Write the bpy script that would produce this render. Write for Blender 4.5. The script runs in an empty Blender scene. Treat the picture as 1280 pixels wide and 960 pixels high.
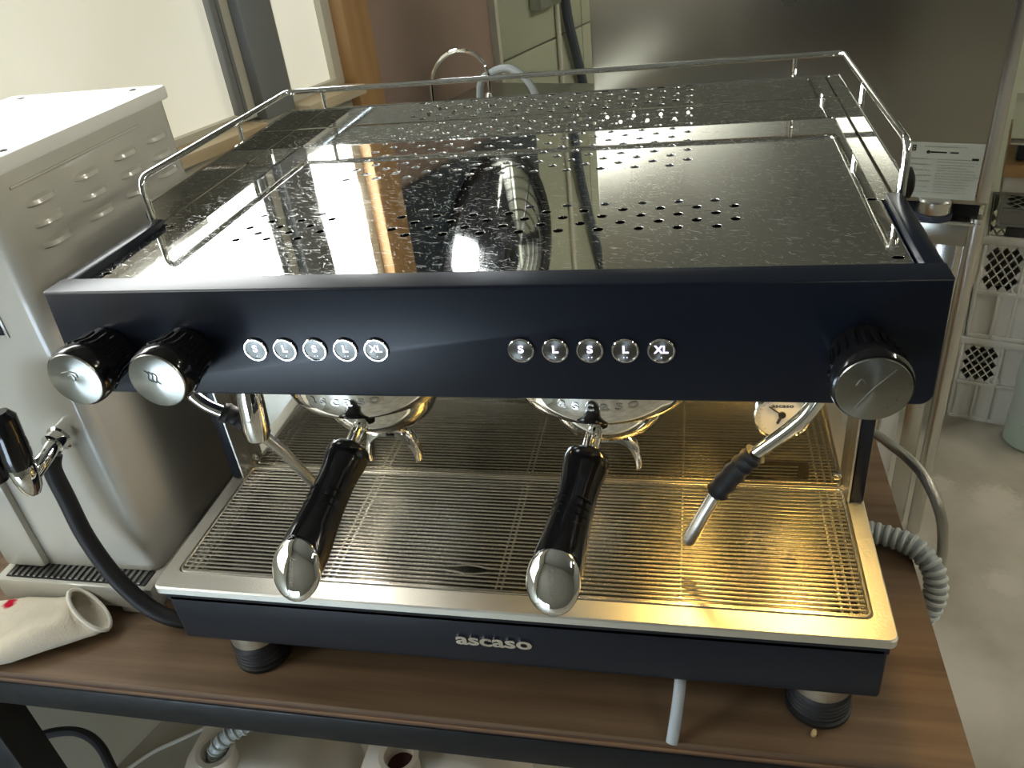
import bpy, bmesh, math, random
from mathutils import Vector, Matrix, noise
random.seed(7)
C = bpy.context.scene.collection
S = bpy.context.scene
V = Vector
PI = math.pi

# ------------------------------------------------------------------ camera
cam_d = bpy.data.cameras.new('camera')
cam_d.sensor_width = 36.0
cam_d.lens = 36.0 * 1012.96 / 1280.0
cam_d.clip_start = 0.02
cam = bpy.data.objects.new('camera', cam_d)
C.objects.link(cam)
R_ = V((0.97655132, 0.18713735, -0.10642895))
U_ = V((-0.0117783, 0.54006537, 0.84154065))
F_ = V((-0.21496228, 0.82055408, -0.52960572))
M_ = Matrix((R_, U_, -F_)).transposed().to_4x4()
M_.translation = V((0.18151, -0.52503, 0.72273))
cam.matrix_world = M_
S.camera = cam

# ------------------------------------------------------------------ world, exposure, large lights
w = bpy.data.worlds.new('world')
S.world = w
w.use_nodes = True
w.node_tree.nodes['Background'].inputs[0].default_value = (0.75, 0.85, 1.0, 1)
w.node_tree.nodes['Background'].inputs[1].default_value = 1.0
S.view_settings.view_transform = 'Standard'
S.view_settings.look = 'None'
S.view_settings.exposure = 0.2
S.view_settings.gamma = 1.0
S.view_settings.use_curve_mapping = False

LOWER_PANE = 0.50      # light that the frosted lower panes give off
UPPER_PANE = 11.0       # light of the clear upper panes (open sky behind)
ADDED_FRONT_GLOW = 14.0     # added glow strip behind the camera, for the front panel's sheen
ADDED_SIDE_GLOW = 3.0      # added unseen window left of the frame, brightens the table's left
TUBE_LIGHT = 140.0      # ceiling tubes
LED_POWER = 135.0       # warm lamps under the brew head

FLOOR = -0.85
CEIL = 1.85
A_ = V((math.cos(math.radians(72)), math.sin(math.radians(72)), 0))   # room axis along the window wall
B_ = V((math.sin(math.radians(72)), -math.cos(math.radians(72)), 0))  # room axis away from the window wall


def room(a, b, z):
    return A_ * a + B_ * b + V((0, 0, z))


# ------------------------------------------------------------------ materials
def mat(name, col, rough=0.5, metal=0.0, spec=0.5, var=0.0, vscale=(6, 6, 6), bump=0.0, bscale=(40, 40, 40),
        rvar=0.0, rscale=None, emit=0.0, emit_col=None, trans=0.0, ior=1.45, col2=None, detail=4, coat=0.0, alpha=1.0, sss=0.0):
    m = bpy.data.materials.new(name)
    m.use_nodes = True
    n, l = m.node_tree.nodes, m.node_tree.links
    p = n['Principled BSDF']
    p.inputs['Base Color'].default_value = (*col, 1)
    p.inputs['Roughness'].default_value = rough
    p.inputs['Metallic'].default_value = metal
    p.inputs['Specular IOR Level'].default_value = spec
    p.inputs['IOR'].default_value = ior
    p.inputs['Transmission Weight'].default_value = trans
    p.inputs['Coat Weight'].default_value = coat
    p.inputs['Alpha'].default_value = alpha
    if sss:
        p.inputs['Subsurface Weight'].default_value = sss
        p.inputs['Subsurface Radius'].default_value = (0.02, 0.015, 0.01)
        p.inputs['Subsurface Scale'].default_value = 0.5
    if emit:
        p.inputs['Emission Color'].default_value = (*(emit_col or col), 1)
        p.inputs['Emission Strength'].default_value = emit
    tc = n.new('ShaderNodeTexCoord')

    def noise_node(scale, det):
        mp = n.new('ShaderNodeMapping')
        mp.inputs['Scale'].default_value = scale
        l.new(tc.outputs['Object'], mp.inputs['Vector'])
        t = n.new('ShaderNodeTexNoise')
        t.inputs['Scale'].default_value = 1.0
        t.inputs['Detail'].default_value = det
        l.new(mp.outputs['Vector'], t.inputs['Vector'])
        return t.outputs['Fac']
    if var or col2:
        f = noise_node(vscale, detail)
        mr = n.new('ShaderNodeMapRange')
        mr.inputs['From Min'].default_value = 0.32
        mr.inputs['From Max'].default_value = 0.68
        l.new(f, mr.inputs['Value'])
        mx = n.new('ShaderNodeMix')
        mx.data_type = 'RGBA'
        c2 = col2 or tuple(c * (1 - var) for c in col)
        mx.inputs[6].default_value = (*col, 1)
        mx.inputs[7].default_value = (*c2, 1)
        l.new(mr.outputs['Result'], mx.inputs[0])
        l.new(mx.outputs[2], p.inputs['Base Color'])
        if emit and not emit_col:
            l.new(mx.outputs[2], p.inputs['Emission Color'])
    if bump:
        f = noise_node(bscale, 3)
        b = n.new('ShaderNodeBump')
        b.inputs['Strength'].default_value = bump
        b.inputs['Distance'].default_value = 0.001
        l.new(f, b.inputs['Height'])
        l.new(b.outputs['Normal'], p.inputs['Normal'])
    if rvar:
        f = noise_node(rscale or vscale, 4)
        mr = n.new('ShaderNodeMapRange')
        mr.inputs['From Min'].default_value = 0.35
        mr.inputs['From Max'].default_value = 0.65
        mr.inputs['To Min'].default_value = max(0.0, rough - rvar)
        mr.inputs['To Max'].default_value = rough + rvar
        l.new(f, mr.inputs['Value'])
        l.new(mr.outputs['Result'], p.inputs['Roughness'])
    return m


def add_scratches(m, base_rough, amount=0.45):
    """fine wear scratches with a direction of their own: rougher hairlines in the polish"""
    n, l = m.node_tree.nodes, m.node_tree.links
    p = n['Principled BSDF']
    tc = n.new('ShaderNodeTexCoord')
    acc = None
    for ang, sc, th in ((0.35, (60, 1100, 1), 0.715), (-0.3, (90, 1200, 1), 0.735), (0.1, (45, 1100, 1), 0.735), (1.2, (90, 1200, 1), 0.735), (0.75, (110, 1200, 1), 0.725), (-0.7, (110, 1200, 1), 0.74)):
        mp0 = n.new('ShaderNodeMapping')
        mp0.inputs['Rotation'].default_value = (0, 0, ang)
        mp = n.new('ShaderNodeMapping')
        mp.inputs['Scale'].default_value = sc
        l.new(tc.outputs['Object'], mp0.inputs['Vector'])
        l.new(mp0.outputs['Vector'], mp.inputs['Vector'])
        t = n.new('ShaderNodeTexNoise')
        t.inputs['Scale'].default_value = 1.0
        t.inputs['Detail'].default_value = 1.0
        l.new(mp.outputs['Vector'], t.inputs['Vector'])
        mr = n.new('ShaderNodeMapRange')
        mr.inputs['From Min'].default_value = th
        mr.inputs['From Max'].default_value = th + 0.05
        l.new(t.outputs['Fac'], mr.inputs['Value'])
        if acc is None:
            acc = mr.outputs['Result']
        else:
            mx = n.new('ShaderNodeMath')
            mx.operation = 'MAXIMUM'
            l.new(acc, mx.inputs[0])
            l.new(mr.outputs['Result'], mx.inputs[1])
            acc = mx.outputs[0]
    blot = n.new('ShaderNodeTexNoise')
    blot.inputs['Scale'].default_value = 9.0
    l.new(tc.outputs['Object'], blot.inputs['Vector'])
    mr = n.new('ShaderNodeMapRange')
    mr.inputs['From Min'].default_value = 0.35
    mr.inputs['From Max'].default_value = 0.7
    mr.inputs['To Min'].default_value = base_rough
    mr.inputs['To Max'].default_value = base_rough + 0.05
    l.new(blot.outputs['Fac'], mr.inputs['Value'])
    ma = n.new('ShaderNodeMath')
    ma.operation = 'MULTIPLY_ADD'
    ma.inputs[1].default_value = amount
    l.new(acc, ma.inputs[0])
    l.new(mr.outputs['Result'], ma.inputs[2])
    l.new(ma.outputs[0], p.inputs['Roughness'])


def add_spots(m, spots, col, soft=0.3):
    """stains at fixed places on the thing itself"""
    n, l = m.node_tree.nodes, m.node_tree.links
    p = n['Principled BSDF']
    src = p.inputs['Base Color'].links[0].from_socket if p.inputs['Base Color'].links else None
    base = tuple(p.inputs['Base Color'].default_value)
    tc = n.new('ShaderNodeTexCoord')
    nz = n.new('ShaderNodeTexNoise')
    nz.inputs['Scale'].default_value = 90
    l.new(tc.outputs['Object'], nz.inputs['Vector'])
    for (pos, r) in spots:
        d = n.new('ShaderNodeVectorMath')
        d.operation = 'DISTANCE'
        d.inputs[1].default_value = pos
        l.new(tc.outputs['Object'], d.inputs[0])
        ad = n.new('ShaderNodeMath')
        ad.operation = 'MULTIPLY_ADD'
        ad.inputs[1].default_value = r * 0.9
        l.new(nz.outputs['Fac'], ad.inputs[0])
        l.new(d.outputs['Value'], ad.inputs[2])
        mr = n.new('ShaderNodeMapRange')
        mr.inputs['From Min'].default_value = r * 1.45
        mr.inputs['From Max'].default_value = r * (1.45 - soft)
        l.new(ad.outputs[0], mr.inputs['Value'])
        mx = n.new('ShaderNodeMix')
        mx.data_type = 'RGBA'
        l.new(mr.outputs['Result'], mx.inputs[0])
        if src:
            l.new(src, mx.inputs[6])
        else:
            mx.inputs[6].default_value = base
        mx.inputs[7].default_value = (*col, 1)
        src = mx.outputs[2]
    l.new(src, p.inputs['Base Color'])


M = {}
M['black_paint'] = mat('black_paint', (0.006, 0.009, 0.017), 0.29, 0, 0.36, bump=0.05, bscale=(900, 900, 900))
M['black_plastic'] = mat('black_plastic', (0.008, 0.008, 0.009), 0.13, 0, 0.5)
M['black_rubber'] = mat('black_rubber', (0.014, 0.014, 0.015), 0.55, 0, 0.4)
M['dark_void'] = mat('dark_void', (0.006, 0.006, 0.006), 0.8)
M['chrome'] = mat('chrome', (0.86, 0.86, 0.84), 0.045, 1.0)
M['satin_steel'] = mat('satin_steel', (0.66, 0.65, 0.62), 0.25, 1.0, bump=0.08, bscale=(30, 30, 700))
M['wire_steel'] = mat('wire_steel', (0.70, 0.68, 0.61), 0.26, 1.0)
M['cup_tray'] = mat('polished_cup_tray', (0.80, 0.80, 0.77), 0.02, 1.0)
add_scratches(M['cup_tray'], 0.012, 0.5)
M['upstand'] = mat('polished_upstand', (0.78, 0.78, 0.75), 0.03, 1.0)
M['rim_steel'] = mat('worn_rim_steel', (0.76, 0.75, 0.68), 0.42, 1.0, rvar=0.04, rscale=(300, 300, 300), bump=0.2, bscale=(420, 420, 420))
M['backsplash'] = mat('brushed_backsplash', (0.62, 0.60, 0.55), 0.055, 1.0, bump=0.008, bscale=(5, 5, 900))
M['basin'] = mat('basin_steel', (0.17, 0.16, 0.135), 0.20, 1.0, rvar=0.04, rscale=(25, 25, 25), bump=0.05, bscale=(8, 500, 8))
M['button_face'] = mat('spun_button_metal', (0.17, 0.17, 0.155), 0.30, 1.0)
M['letter_light'] = mat('letter_light', (0.7, 0.66, 1.0), 0.5, emit=1.6, emit_col=(0.80, 0.76, 1.0))
M['knob_cap'] = mat('spun_knob_cap', (0.30, 0.30, 0.27), 0.22, 1.0)


def spin(m, rough):
    n, l = m.node_tree.nodes, m.node_tree.links
    p = n['Principled BSDF']
    t = n.new('ShaderNodeTangent')
    t.direction_type = 'RADIAL'
    t.axis = 'Y'
    p.inputs['Anisotropic'].default_value = 0.85
    p.inputs['Roughness'].default_value = rough
    l.new(t.outputs['Tangent'], p.inputs['Tangent'])


spin(M['knob_cap'], 0.26)
spin(M['button_face'], 0.34)
M['groove'] = mat('engraved_grey', (0.16, 0.16, 0.15), 0.4, 0.8)
M['led_lens'] = mat('led_lens', (1, 0.8, 0.4), 0.4, emit=40.0, emit_col=(1.0, 0.66, 0.22))
M['led_lens_white'] = mat('led_lens_white', (1, 0.95, 0.85), 0.4, emit=15.0, emit_col=(1.0, 0.92, 0.8))
M['dial'] = mat('dial_white', (0.80, 0.79, 0.74), 0.35)
M['ink'] = mat('ink_black', (0.02, 0.02, 0.02), 0.5)
M['grey_ink'] = mat('grey_print', (0.30, 0.32, 0.28), 0.6)
M['boiler_paint'] = mat('beige_enamel', (0.52, 0.51, 0.445), 0.20, 0, 0.5, var=0.06, vscale=(9, 9, 9), rvar=0.05, coat=0.3)
M['boiler_lid'] = mat('white_enamel', (0.80, 0.80, 0.75), 0.3)
M['plywood'] = mat('dark_stained_plywood', (0.185, 0.120, 0.070), 0.48, 0, 0.35, col2=(0.105, 0.066, 0.037), vscale=(3.0, 60, 60), bump=0.22, bscale=(12, 260, 260), detail=6, rvar=0.1, rscale=(8, 60, 60))
add_spots(M['plywood'], [((0.422, 0.130, 0.0), 0.004), ((0.419, 0.003, 0.0), 0.0042), ((0.408, 0.150, 0), 0.003), ((-0.084, 0.021, 0), 0.0035), ((0.144, -0.022, 0), 0.004),
                         ((0.412, 0.034, 0), 0.003), ((-0.286, -0.035 + 0.012, 0), 0.004), ((-0.02, 0.0, 0), 0.002), ((-0.42, -0.01, 0), 0.002),
                         ((-0.47, 0.01, 0), 0.003), ((-0.36, 0.0, 0), 0.0016), ((0.37, 0.16, 0), 0.0025), ((0.36, -0.03, 0), 0.0025)], (0.012, 0.008, 0.006))
M['ply_edge'] = mat('plywood_edge', (0.23, 0.125, 0.055), 0.6, col2=(0.12, 0.06, 0.03), vscale=(14, 60, 300))
M['ply_edge_dark'] = mat('plywood_edge_dark', (0.10, 0.05, 0.025), 0.6, var=0.4, vscale=(14, 60, 300))
M['black_steel'] = mat('black_painted_steel', (0.010, 0.011, 0.012), 0.42, 0, 0.25, rvar=0.1, rscale=(30, 30, 30))
M['pale_wood'] = mat('pale_wood', (0.52, 0.32, 0.14), 0.5, col2=(0.36, 0.20, 0.08), vscale=(4, 40, 40))
M['orange_wood'] = mat('orange_wood_trim', (0.58, 0.35, 0.16), 0.42, col2=(0.48, 0.27, 0.11), vscale=(30, 30, 2))
M['brown_door'] = mat('brown_door', (0.45, 0.33, 0.28), 0.5, var=0.1, vscale=(5, 5, 3))
M['green_wall'] = mat('green_wall_panel', (0.50, 0.53, 0.41), 0.35, var=0.08, vscale=(4, 4, 4))
M['cream_wall'] = mat('cream_wall', (0.55, 0.53, 0.43), 0.7, var=0.08, vscale=(3, 3, 3))
M['sill'] = mat('pale_sill', (0.72, 0.62, 0.44), 0.5, col2=(0.6, 0.44, 0.25), vscale=(3, 3, 40))
M['grey_frame'] = mat('grey_window_frame', (0.25, 0.26, 0.26), 0.45)
M['light_frame'] = mat('light_window_frame', (0.70, 0.68, 0.58), 0.45)
M['frosted'] = mat('frosted_pane', (0.85, 0.83, 0.70), 0.6, emit=LOWER_PANE, col2=(0.70, 0.68, 0.55), vscale=(3, 3, 2.2), detail=8)
M['sky_pane'] = mat('bright_pane', (0.9, 0.92, 0.95), 0.4, emit=UPPER_PANE, emit_col=(0.97, 1.0, 0.98))
M['added_front_pane'] = mat('added_front_pane', (0.8, 0.88, 1.0), 0.4, emit=ADDED_FRONT_GLOW, emit_col=(0.66, 0.82, 1.0))
M['added_side_pane'] = mat('added_side_pane', (0.9, 0.9, 0.85), 0.4, emit=ADDED_SIDE_GLOW, emit_col=(1.0, 0.97, 0.90))
M['tube_light'] = mat('tube_light', (1, 1, 0.95), 0.4, emit=TUBE_LIGHT, emit_col=(1.0, 0.93, 0.78))
M['tube_dim'] = mat('tube_light_dim', (1, 1, 0.95), 0.4, emit=TUBE_LIGHT * 0.4, emit_col=(1.0, 0.93, 0.80))
M['ceiling'] = mat('ceiling_paint', (0.14, 0.14, 0.125), 0.8, var=0.05)
M['concrete'] = mat('concrete_floor', (0.47, 0.44, 0.37), 0.5, 0, 0.4, col2=(0.30, 0.275, 0.215), vscale=(4.5, 4.5, 4.5), detail=8, bump=0.25, bscale=(30, 30, 30), rvar=0.12, rscale=(4, 4, 4))
M['dim_wall'] = mat('dim_wall', (0.20, 0.20, 0.17), 0.7, var=0.1, vscale=(2, 2, 2))
M['dark_wall'] = mat('dark_wall', (0.17, 0.17, 0.15), 0.7, var=0.1, vscale=(2, 2, 2))
M['fridge_steel'] = mat('fridge_brushed_steel', (0.40, 0.39, 0.34), 0.28, 1.0, bump=0.06, bscale=(4, 4, 320), rvar=0.03, rscale=(3, 3, 3))
M['label_paper'] = mat('label_paper', (0.40, 0.42, 0.36), 0.5)
M['white_crate'] = mat('white_crate_plastic', (0.66, 0.65, 0.60), 0.45, var=0.06, vscale=(8, 8, 8))
M['grey_crate'] = mat('grey_crate_plastic', (0.36, 0.36, 0.33), 0.5)
M['jerry'] = mat('translucent_white_plastic', (0.72, 0.66, 0.56), 0.38, sss=0.4, var=0.12, vscale=(6, 6, 6))
M['jerry_neck'] = mat('jerry_neck', (0.80, 0.74, 0.64), 0.35)
M['red_brown'] = mat('dark_red_inside', (0.055, 0.012, 0.008), 0.4)
M['bottle'] = mat('milky_bottle', (0.58, 0.64, 0.60), 0.32, sss=0.3, trans=0.25)
M['bottle_liquid'] = mat('bottle_liquid_lower', (0.42, 0.50, 0.42), 0.32, sss=0.3)
M['cotton'] = mat('white_cotton_knit', (0.66, 0.60, 0.48), 0.9, 0, 0.2, var=0.1, vscale=(25, 25, 25), bump=0.9, bscale=(420, 130, 420))
M['cotton_hem'] = mat('cotton_hem', (0.74, 0.71, 0.62), 0.9, 0, 0.2, bump=0.5, bscale=(400, 400, 400))
M['hose_grey'] = mat('grey_ribbed_hose', (0.52, 0.56, 0.54), 0.3)
M['hose_rib'] = mat('grey_hose_rib', (0.30, 0.33, 0.33), 0.3)
M['braid'] = mat('steel_braid', (0.50, 0.48, 0.43), 0.35, 0.85, bump=0.9, bscale=(500, 500, 250))
M['clear_tube'] = mat('milky_clear_tube', (0.62, 0.68, 0.72), 0.25, 0, 0.5, trans=0.35)
M['blue_cable'] = mat('blue_grey_cable', (0.075, 0.09, 0.12), 0.45)
M['white_cable'] = mat('white_cable', (0.6, 0.58, 0.5), 0.5)
M['slate'] = mat('slate_panel', (0.055, 0.075, 0.10), 0.4)
M['fan_dark'] = mat('fan_dark_plastic', (0.02, 0.02, 0.022), 0.4)
M['counter_steel'] = mat('counter_steel', (0.50, 0.51, 0.48), 0.3, 0.9)
M['yellow'] = mat('yellow_plastic', (0.75, 0.42, 0.03), 0.4)
M['navy'] = mat('navy_plastic', (0.03, 0.035, 0.06), 0.4)
M['screen'] = mat('dark_screen', (0.01, 0.012, 0.018), 0.15)
M['collar'] = mat('foot_collar_steel', (0.60, 0.55, 0.45), 0.3, 0.9, var=0.35, vscale=(60, 60, 60))
M['bean'] = mat('pale_bean', (0.62, 0.46, 0.24), 0.5)


# ------------------------------------------------------------------ mesh helpers
def box(bm, x0, x1, y0, y1, z0, z1, bev=0.0, seg=2, mx=None):
    t = bmesh.new()
    bmesh.ops.create_cube(t, size=1.0)
    for v in t.verts:
        v.co = V((x0 + (v.co.x + .5) * (x1 - x0), y0 + (v.co.y + .5) * (y1 - y0), z0 + (v.co.z + .5) * (z1 - z0)))
    if bev:
        bmesh.ops.bevel(t, geom=t.edges[:], offset=bev, segments=seg, profile=0.5, affect='EDGES')
    add(bm, t, mx)


def add(bm, t, mx=None):
    if mx is not None:
        t.transform(mx)
    me = bpy.data.meshes.new('tmp')
    t.to_mesh(me)
    t.free()
    bm.from_mesh(me)
    bpy.data.meshes.remove(me)


RM = Matrix((A_, B_, V((0, 0, 1)))).transposed().to_4x4()     # room coordinates (a, b, z) -> world


def rbox(bm, a0, a1, b0, b1, z0, z1, bev=0.0):
    t = bmesh.new()
    box(t, a0, a1, b0, b1, z0, z1, bev)
    for f in t.faces:
        f.normal_flip()
    add(bm, t, RM)


def frame_of(d, up=V((0, 0, 1))):
    d = d.normalized()
    if abs(d.dot(up)) > 0.98:
        up = V((0, 1, 0))
    s = d.cross(up).normalized()
    return s, s.cross(d).normalized()


def catmull(pts, k):
    pts = [V(p) for p in pts]
    if k <= 1 or len(pts) < 3:
        return pts
    out = []
    for i in range(len(pts) - 1):
        p0, p1, p2, p3 = pts[max(0, i - 1)], pts[i], pts[i + 1], pts[min(len(pts) - 1, i + 2)]
        for j in range(k):
            t = j / k
            out.append(0.5 * ((2 * p1) + (p2 - p0) * t + (2 * p0 - 5 * p1 + 4 * p2 - p3) * t * t + (3 * p1 - p0 - 3 * p2 + p3) * t ** 3))
    out.append(pts[-1])
    return out


def rings(bm, rr, cap=True, closed=False):
    L = [[bm.verts.new(p) for p in r] for r in rr]
    n = len(L[0])
    for i in range(len(L) - 1 + (1 if closed else 0)):
        a, b = L[i], L[(i + 1) % len(L)]
        for j in range(n):
            bm.faces.new((a[j], a[(j + 1) % n], b[(j + 1) % n], b[j]))
    if cap and not closed:
        bm.faces.new(L[0][::-1])
        bm.faces.new(L[-1])


def tube(bm, pts, r, n=10, k=1, cap=True, closed=False):
    P = catmull(pts, k)
    m = len(P)
    rad = (lambda i: r) if not isinstance(r, (list, tuple)) else (lambda i: r[min(len(r) - 1, int(i * (len(r) - 1) / max(1, m - 1)))] if k > 1 and len(r) != m else r[i])
    rr = []
    s = None
    for i in range(m):
        if closed:
            d = P[(i + 1) % m] - P[i - 1]
        else:
            d = P[min(m - 1, i + 1)] - P[max(0, i - 1)]
        d.normalize()
        if s is None:
            s, u = frame_of(d)
        else:
            s = (s - d * s.dot(d)).normalized()
            u = s.cross(d).normalized()
        q = rad(i)
        rr.append([P[i] + (s * math.cos(2 * PI * j / n) + u * math.sin(2 * PI * j / n)) * q for j in range(n)])
    rings(bm, rr, cap, closed)


def lathe(bm, prof, org, axis, n=28, cap=True):
    axis = V(axis).normalized()
    s, u = frame_of(axis)
    org = V(org)
    rr = [[org + axis * h + (s * math.cos(2 * PI * j / n) + u * math.sin(2 * PI * j / n)) * max(q, 1e-5) for j in range(n)] for q, h in prof]
    rings(bm, rr, cap)


def mesh_from(bm, smooth=35):
    bmesh.ops.recalc_face_normals(bm, faces=bm.faces[:])
    me = bpy.data.meshes.new('m')
    bm.to_mesh(me)
    bm.free()
    if smooth:
        me.shade_smooth()
        me.set_sharp_from_angle(angle=math.radians(smooth))
    return me


def curve_mesh(cu, smooth=30):
    o = bpy.data.objects.new('t', cu)
    C.objects.link(o)
    dg = bpy.context.evaluated_depsgraph_get()
    dg.update()
    me = bpy.data.meshes.new_from_object(o.evaluated_get(dg))
    bpy.data.objects.remove(o)
    bpy.data.curves.remove(cu)
    if smooth:
        me.shade_smooth()
        me.set_sharp_from_angle(angle=math.radians(smooth))
    return me


def plate(outer, holes, thick, mx=None, smooth=30, cham=0.0):
    """flat plate with real holes; outline in xy, top face at z=0"""
    cu = bpy.data.curves.new('c', 'CURVE')
    cu.dimensions = '2D'
    cu.fill_mode = 'BOTH'
    cu.extrude = thick / 2 - cham
    if cham:
        cu.bevel_depth = cham
        cu.bevel_resolution = 1
        cu.offset = -cham
    for lp in [outer] + holes:
        sp = cu.splines.new('POLY')
        sp.points.add(len(lp) - 1)
        for q, (x, y) in zip(sp.points, lp):
            q.co = (x, y, 0, 1)
        sp.use_cyclic_u = True
    me = curve_mesh(cu, smooth)
    me.transform(Matrix.Translation((0, 0, -thick / 2)))
    if mx is not None:
        me.transform(mx)
    return me


def rrect(x0, x1, y0, y1, r, n=6):
    out = []
    for cx, cy, a in ((x1 - r, y1 - r, 0), (x0 + r, y1 - r, 90), (x0 + r, y0 + r, 180), (x1 - r, y0 + r, 270)):
        for i in range(n + 1):
            t = math.radians(a + 90 * i / n)
            out.append((cx + r * math.cos(t), cy + r * math.sin(t)))
    return out


def circle(x, y, r, n=12, ry=None):
    return [(x + r * math.cos(2 * PI * i / n), y + (ry or r) * math.sin(2 * PI * i / n)) for i in range(n)]


def text_mesh(s, size, ext, mx, bold=0.0, sx=1.0, spacing=1.0):
    cu = bpy.data.curves.new('c', 'FONT')
    cu.body = s
    cu.size = size
    cu.extrude = ext
    cu.offset = bold
    cu.align_x = 'CENTER'
    cu.align_y = 'CENTER'
    cu.space_character = spacing
    cu.resolution_u = 4
    me = curve_mesh(cu, 0)
    me.transform(Matrix.Diagonal((sx, 1, 1, 1)))
    me.transform(mx)
    return me


def basis(org, x, y):
    x = V(x).normalized()
    z = x.cross(V(y)).normalized()
    y = z.cross(x)
    m = Matrix((x, y, z)).transposed().to_4x4()
    m.translation = V(org)
    return m


# ------------------------------------------------------------------ object helpers
def tag(o, label=None, cat=None, group=None, kind=None):
    if label:
        o['label'] = label
    if cat:
        o['category'] = cat
    if group:
        o['group'] = group
    if kind:
        o['kind'] = kind
    return o


def thing(name, label, cat, loc=(0, 0, 0), group=None):
    o = bpy.data.objects.new(name, None)
    o.empty_display_size = 0.02
    C.objects.link(o)
    o.location = loc
    return tag(o, label, cat, group)


def root_loc(p):
    return V(p.location) if p.parent is None else root_loc(p.parent) + V(p.location)


def part(name, data, m, parent=None, label=None, smooth=35):
    """data: bmesh or mesh in world coordinates"""
    me = mesh_from(data, smooth) if isinstance(data, bmesh.types.BMesh) else data
    me.name = name
    o = bpy.data.objects.new(name, me)
    C.objects.link(o)
    if parent is not None:
        me.transform(Matrix.Translation(-root_loc(parent)))
        o.parent = parent
    me.materials.clear()
    me.materials.append(m)
    for p in me.polygons:
        p.material_index = 0
    if label:
        o['label'] = label
    return o


def solo(name, data, m, label, cat, loc=None, group=None, smooth=35):
    o = part(name, data, m, None, None, smooth)
    if loc is not None:
        o.data.transform(Matrix.Translation(-V(loc)))
        o.location = loc
    return tag(o, label, cat, group)


def struct(name, bm, m, parent=None):
    o = part(name, bm, m, parent, None, 30)
    if parent is None:
        o['kind'] = 'structure'
    return o


def shared(name, me, m, parent, loc, group=None):
    """another copy of a small piece whose mesh is centred on its own origin"""
    o = bpy.data.objects.new(name, me)
    C.objects.link(o)
    if not me.materials:
        me.materials.append(m)
    o.location = V(loc) - (root_loc(parent) if parent else V((0, 0, 0)))
    if parent:
        o.parent = parent
    return o


NB = bmesh.new

add_spots(M['concrete'], [((0.87, 1.42, -0.85), 0.05), ((1.00, 1.36, -0.85), 0.075), ((0.93, 1.05, -0.85), 0.05)], (0.50, 0.47, 0.40), 0.5)

# ================================================================== THE ROOM
bm = NB(); rbox(bm, -2.3, 3.6, -1.35, 3.2, FLOOR - 0.1, FLOOR)
struct('floor', bm, M['concrete'])
bm = NB(); rbox(bm, -2.3, 3.6, -1.35, 3.2, CEIL, CEIL + 0.1)
struct('ceiling', bm, M['ceiling'])
# wall with the windows, at b = -1.1
W0, W1 = -1.25, -1.1
bm = NB()
rbox(bm, -2.3, 1.21, W0, W1, FLOOR, 0.315)           # below the sills
rbox(bm, -2.3, 1.21, W0, W1, 1.20, CEIL)             # above the windows
rbox(bm, -2.3, -1.75, W0, W1, 0.315, 1.20)
rbox(bm, -0.60, -0.45, W0, W1, 0.315, 1.20)
wall = struct('wall_left', bm, M['cream_wall'])
bm = NB(); rbox(bm, -0.45, 0.86, W1 - 0.02, W1 + 0.055, 0.298, 0.322, 0.003)
rbox(bm, 1.0, 1.21, W1 - 0.02, W1 + 0.055, 0.298, 0.322, 0.003)
struct('trim_1', bm, M['sill'])


def window(name, a0, a1, lower):
    bm = NB()
    rbox(bm, a0, a1, -1.16, -1.115, 0.322, 0.337)
    rbox(bm, a0, a1, -1.16, -1.115, 1.165, 1.20)
    rbox(bm, a0, a0 + 0.03, -1.16, -1.115, 0.337, 1.165)
    rbox(bm, a1 - 0.03, a1, -1.16, -1.115, 0.337, 1.165)
    o = struct(name, bm, M['light_frame'])
    bm = NB(); rbox(bm, a0 + 0.03, a1 - 0.03, -1.16, -1.112, 0.700, 0.735)
    part('transom_bar', bm, M['light_frame'], o)
    bm = NB(); rbox(bm, a0 + 0.03, a1 - 0.03, -1.145, -1.135, 0.337, 0.70)
    part('pane', bm, M[lower], o, 'frosted lower pane' if lower == 'frosted' else 'added glowing lower pane')
    bm = NB(); rbox(bm, a0 + 0.03, a1 - 0.03, -1.145, -1.135, 0.735, 1.165)
    part('pane', bm, M['sky_pane'], o, 'bright clear upper pane')
    return o


w1 = window('window_1', -0.45, 0.90, 'frosted')
bm = NB(); rbox(bm, 0.835, 0.852, -1.117, -1.098, 0.34, 1.18, 0.003)
part('sash_rail', bm, M['grey_frame'], w1)
bm = NB(); rbox(bm, 0.858, 0.868, -1.117, -1.104, 0.34, 1.18, 0.002)
part('sash_rail', bm, M['grey_frame'], w1)
window('window_2', 0.995, 1.215, 'frosted')
window('added_window_4', -1.75, -0.60, 'added_side_pane')  # added out of view to brighten the table's left end
bm = NB(); rbox(bm, 0.90, 0.995, W0, -1.085, 0.315, 1.20, 0.004)
struct('trim_2', bm, M['grey_frame'])
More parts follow.
